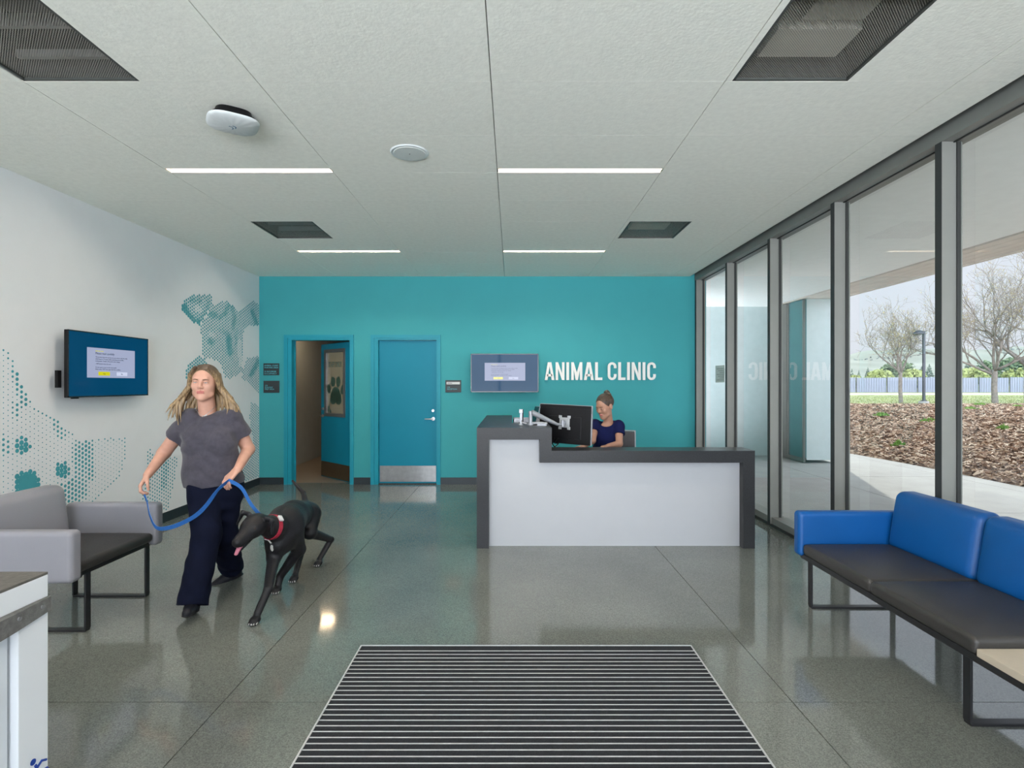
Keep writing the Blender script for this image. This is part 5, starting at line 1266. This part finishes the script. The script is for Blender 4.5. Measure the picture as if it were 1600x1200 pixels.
# ---------------------------------------------------------------- the receptionist
Q = thing('person', 'seated person with a hair bun and navy top working behind the desk', 'person', (1.05, 6.0, 0))
ry = 5.86
hc = P(944.5, 635.0, ry-.05); hf = Vector((-.72, -.62, -.34)); hp, HT2, hax2 = head_prims(hc, hf, (-.12, -.05, 1), 1.07)
nk = P(951, 658, ry+.03); sR, sL = P(930.5, 664, ry-.02), P(965.5, 664.5, ry+.02)
sR = V((sR.x-.0, sR.y+.05, sR.z)); sL = V((sL.x, sL.y-.06, sL.z))
eR = P(925.5, 684, ry-.09); eR.z -= .03; eL = P(967.5, 688, ry-.14); eL.z -= .035
wR = V((P(912, 697, 5.60).x, 5.62, .835)); wL = V((P(952, 698, 5.63).x, 5.66, .835))
pel = V((1.04, 6.04, .60))
body = hp+[cap(nk+V((0, .0, -.03)), V(HT2(0, -.02, -.065)), .050, .046, .03), ell(P(949.5, 684, ry+.03), (.145, .105, .17), .04), ell(V((1.04, 5.98, .74)), (.14, .11, .16), .06), ell(pel, (.165, .13, .11), .05),
    cap(sR, eR, .044, .037, .03), cap(eR, wR, .036, .024, .015), cap(sL, eL, .044, .037, .03), cap(eL, wL, .036, .024, .015),
    cap(pel+V((-.08, -.02, -.02)), V((.88, 5.62, .57)), .082, .058, .04), cap(pel+V((.08, -.04, -.02)), V((1.06, 5.60, .57)), .082, .058, .04),
    cap(V((.88, 5.62, .56)), V((.88, 5.72, .13)), .055, .036, .02), cap(V((1.06, 5.60, .56)), V((1.08, 5.72, .13)), .055, .036, .02)]
body += hand_prims(wR, V((-.75, -.55, -.12)), V((-.1, .0, 1)), V((.5, -.8, 0)), .45, .92) + hand_prims(wL, V((-.8, -.5, -.12)), V((-.1, 0, 1)), V((-.4, .85, 0)), .45, .92)
solid('body', body, .0048, [M['skin2'], M['lip']], Q, matfn=lip_fn(HT2, hax2[1]))
eye_parts(Q, HT2, hax2, 1.07, .7)
slr = sR.lerp(eR, .42); sll = sL.lerp(eL, .48)
top = [ell(P(949.5, 682, ry+.03), (.158, .118, .185), .05), ell(V((1.04, 5.98, .74)), (.152, .122, .17), .06), ell(V((1.04, 6.03, .62)), (.165, .135, .13), .05),
       cap(sR, slr, .058, .060, .03, cut=True), cap(sL, sll, .058, .062, .03, cut=True), cap(nk+V((-.04, .02, -.055)), sR+V((0, 0, .004)), .046, .050, .03), cap(nk+V((.04, .01, -.055)), sL+V((0, 0, .004)), .046, .050, .03),
       ell(nk+V((-.035, -.055, .015)), (.082, .10, .075), .008, sub=True)]
solid('top', top, .005, M['navy_shirt'], Q, post=wrinkle(.003, [(.5, .2, .8, 0), (-.6, .1, .5, 2)], 60))
pt = [ell(pel+V((0, 0, -.01)), (.172, .138, .105), .05), cap(pel+V((-.08, -.02, -.02)), V((.88, 5.62, .57)), .092, .070, .04), cap(pel+V((.08, -.04, -.02)), V((1.06, 5.60, .57)), .092, .070, .04),
      cap(V((.88, 5.62, .56)), V((.88, 5.72, .14)), .066, .055, .03, cut=True), cap(V((1.06, 5.60, .56)), V((1.08, 5.72, .14)), .066, .055, .03, cut=True)]
solid('trousers', pt, .008, M['navy_pants'], Q)
for x_ in (.88, 1.08): solid('shoe', [cap(V((x_, 5.73, .04)), V((x_-.01, 5.58, .035)), .038, .03, .02)], .008, M['shoe'], Q)
r_, f_, u_ = hax2; RR = [list(r_), list(f_), list(u_)]; rr = random.Random(8)
hair = [ell(HT2(0, -.026, .040), (.090, .104, .092), .01, RR), ell(HT2(0, .105, -.030), (.068, .080, .098), .006, RR, sub=True), ell(HT2(0, .02, -.10), (.10, .09, .07), .01, RR, sub=True)]
bunc = V(HT2(.02, -.100, .102))
for k in range(64):
    a = -2.5+5.0*k/63; sx_, c2 = math.sin(a), -math.cos(a)
    p0 = V(HT2(.070*sx_, .052*max(0, c2)+.075*min(0, c2)+.0, .062+.02*(1-abs(sx_)) if c2 > 0 else -.01)); p1 = V(HT2(.077*sx_, -.04+.04*c2, .065)); p1b = V(HT2(.04*sx_, -.085, .100))
    hair += [cap(p0, p1, .008, .009, .003), cap(p1, p1b, .009, .008, .003), cap(p1b, bunc, .008, .010, .003)]
for k in range(26):
    a = 6.28*k/26; hair.append(cap(bunc+(u_*math.cos(a)+r_*math.sin(a))*.020, bunc+(u_*math.cos(a+1.2)+r_*math.sin(a+1.2))*.024-f_*.016, .010, .009, .003))
hair.append(ell(bunc-f_*.008, (.036, .032, .036), .006, RR))
for k in range(5):
    p0 = V(HT2(.070, .0, .01+.006*k)); hair += [cap(p0, p0+V((.004, 0, -.06)), .003, .0022, .001), cap(p0+V((.004, 0, -.06)), p0+V((.012+.006*k, 0, -.115)), .0022, .001, .001)]
solid('hair', hair, .0036, hair_mat('brown_hair', (.010, .007, .005), (.075, .048, .03)), Q)
SKY0, SKY1, BACK, SUN, EXPO = .68, 1.45, 12.5, 1.85, 0.78
# ================================================================== LIGHT AND CAMERA
w = bpy.data.worlds.new('sky'); bpy.context.scene.world = w; w.use_nodes = True; nt = w.node_tree; L = nt.links.new
bg = nt.nodes['Background']; tc = nd(nt, 'ShaderNodeTexCoord'); sp = nd(nt, 'ShaderNodeSeparateXYZ'); L(tc.outputs['Generated'], sp.inputs[0])
r = nd(nt, 'ShaderNodeValToRGB'); e = r.color_ramp.elements
e[0].position = .0; e[0].color = (.72, .73, .80, 1); e[1].position = 1; e[1].color = (1, 1, 1, 1)
c = r.color_ramp.elements.new(.28); c.color = (.76, .80, .92, 1); e = r.color_ramp.elements[-1]; e.color = (.80, .90, 1.0, 1)
L(sp.outputs[2], r.inputs[0]); L(r.outputs[0], bg.inputs[0])
mr = nd(nt, 'ShaderNodeMapRange', interpolation_type='SMOOTHSTEP'); mr.inputs[1].default_value = .18; mr.inputs[2].default_value = .75; mr.inputs[3].default_value = SKY0; mr.inputs[4].default_value = SKY1
L(sp.outputs[2], mr.inputs[0])
m2 = nd(nt, 'ShaderNodeMapRange', interpolation_type='SMOOTHSTEP'); m2.inputs[1].default_value = .0; m2.inputs[2].default_value = -.55; m2.inputs[3].default_value = 1; m2.inputs[4].default_value = BACK
L(sp.outputs[1], m2.inputs[0])
ab = sp; 
m3 = nd(nt, 'ShaderNodeMapRange', interpolation_type='SMOOTHSTEP'); m3.inputs[1].default_value = .24; m3.inputs[2].default_value = .42; m3.inputs[3].default_value = 1; m3.inputs[4].default_value = 0; L(sp.outputs[2], m3.inputs[0])
m2.inputs[3].default_value = 0; m2.inputs[4].default_value = BACK; mm = nd(nt, 'ShaderNodeMath', operation='MULTIPLY_ADD'); mm.inputs[2].default_value = 1; L(m2.outputs[0], mm.inputs[0]); L(m3.outputs[0], mm.inputs[1]); m2 = mm
m4 = nd(nt, 'ShaderNodeMapRange'); m4.inputs[1].default_value = 0; m4.inputs[2].default_value = -.12; m4.inputs[3].default_value = 1; m4.inputs[4].default_value = 2.2; L(sp.outputs[2], m4.inputs[0])
m5 = nd(nt, 'ShaderNodeMath', operation='MULTIPLY'); L(m2.outputs[0], m5.inputs[0]); L(m4.outputs[0], m5.inputs[1]); m2 = m5
ml = nd(nt, 'ShaderNodeMath', operation='MULTIPLY'); L(mr.outputs[0], ml.inputs[0]); L(m2.outputs[0], ml.inputs[1]); L(ml.outputs[0], bg.inputs[1])
s = bpy.data.lights.new('sun', 'SUN'); s.energy = SUN; s.angle = math.radians(1.2); s.color = (1, .93, .82)
so = bpy.data.objects.new('sun', s); C.objects.link(so)
el = math.radians(33); d = Vector((.354*math.cos(el), .935*math.cos(el), math.sin(el))); so.rotation_euler = d.to_track_quat('Z', 'Y').to_euler(); so.location = d*60
cam = bpy.data.cameras.new('camera'); co = bpy.data.objects.new('camera', cam); C.objects.link(co)
co.location = (0, 0, EYE); co.rotation_euler = (math.radians(90), 0, 0); cam.sensor_width = 36; cam.lens = F/1600*36; cam.clip_start = .05; cam.clip_end = 3000
sc = bpy.context.scene; sc.camera = co
sc.view_settings.view_transform = 'Standard'; sc.view_settings.look = 'None'; sc.view_settings.gamma = 1; sc.view_settings.exposure = EXPO
cy_ = sc.cycles; cy_.max_bounces = 8; cy_.diffuse_bounces = 5; cy_.glossy_bounces = 4; cy_.transparent_max_bounces = 16; cy_.transmission_bounces = 4
cy_.sample_clamp_indirect = 6; cy_.caustics_reflective = False; cy_.caustics_refractive = False
cy_.use_denoising = True
try: cy_.denoising_prefilter = 'NONE'
except Exception: pass
try: cy_.denoiser = 'OPENIMAGEDENOISE'
except Exception: pass
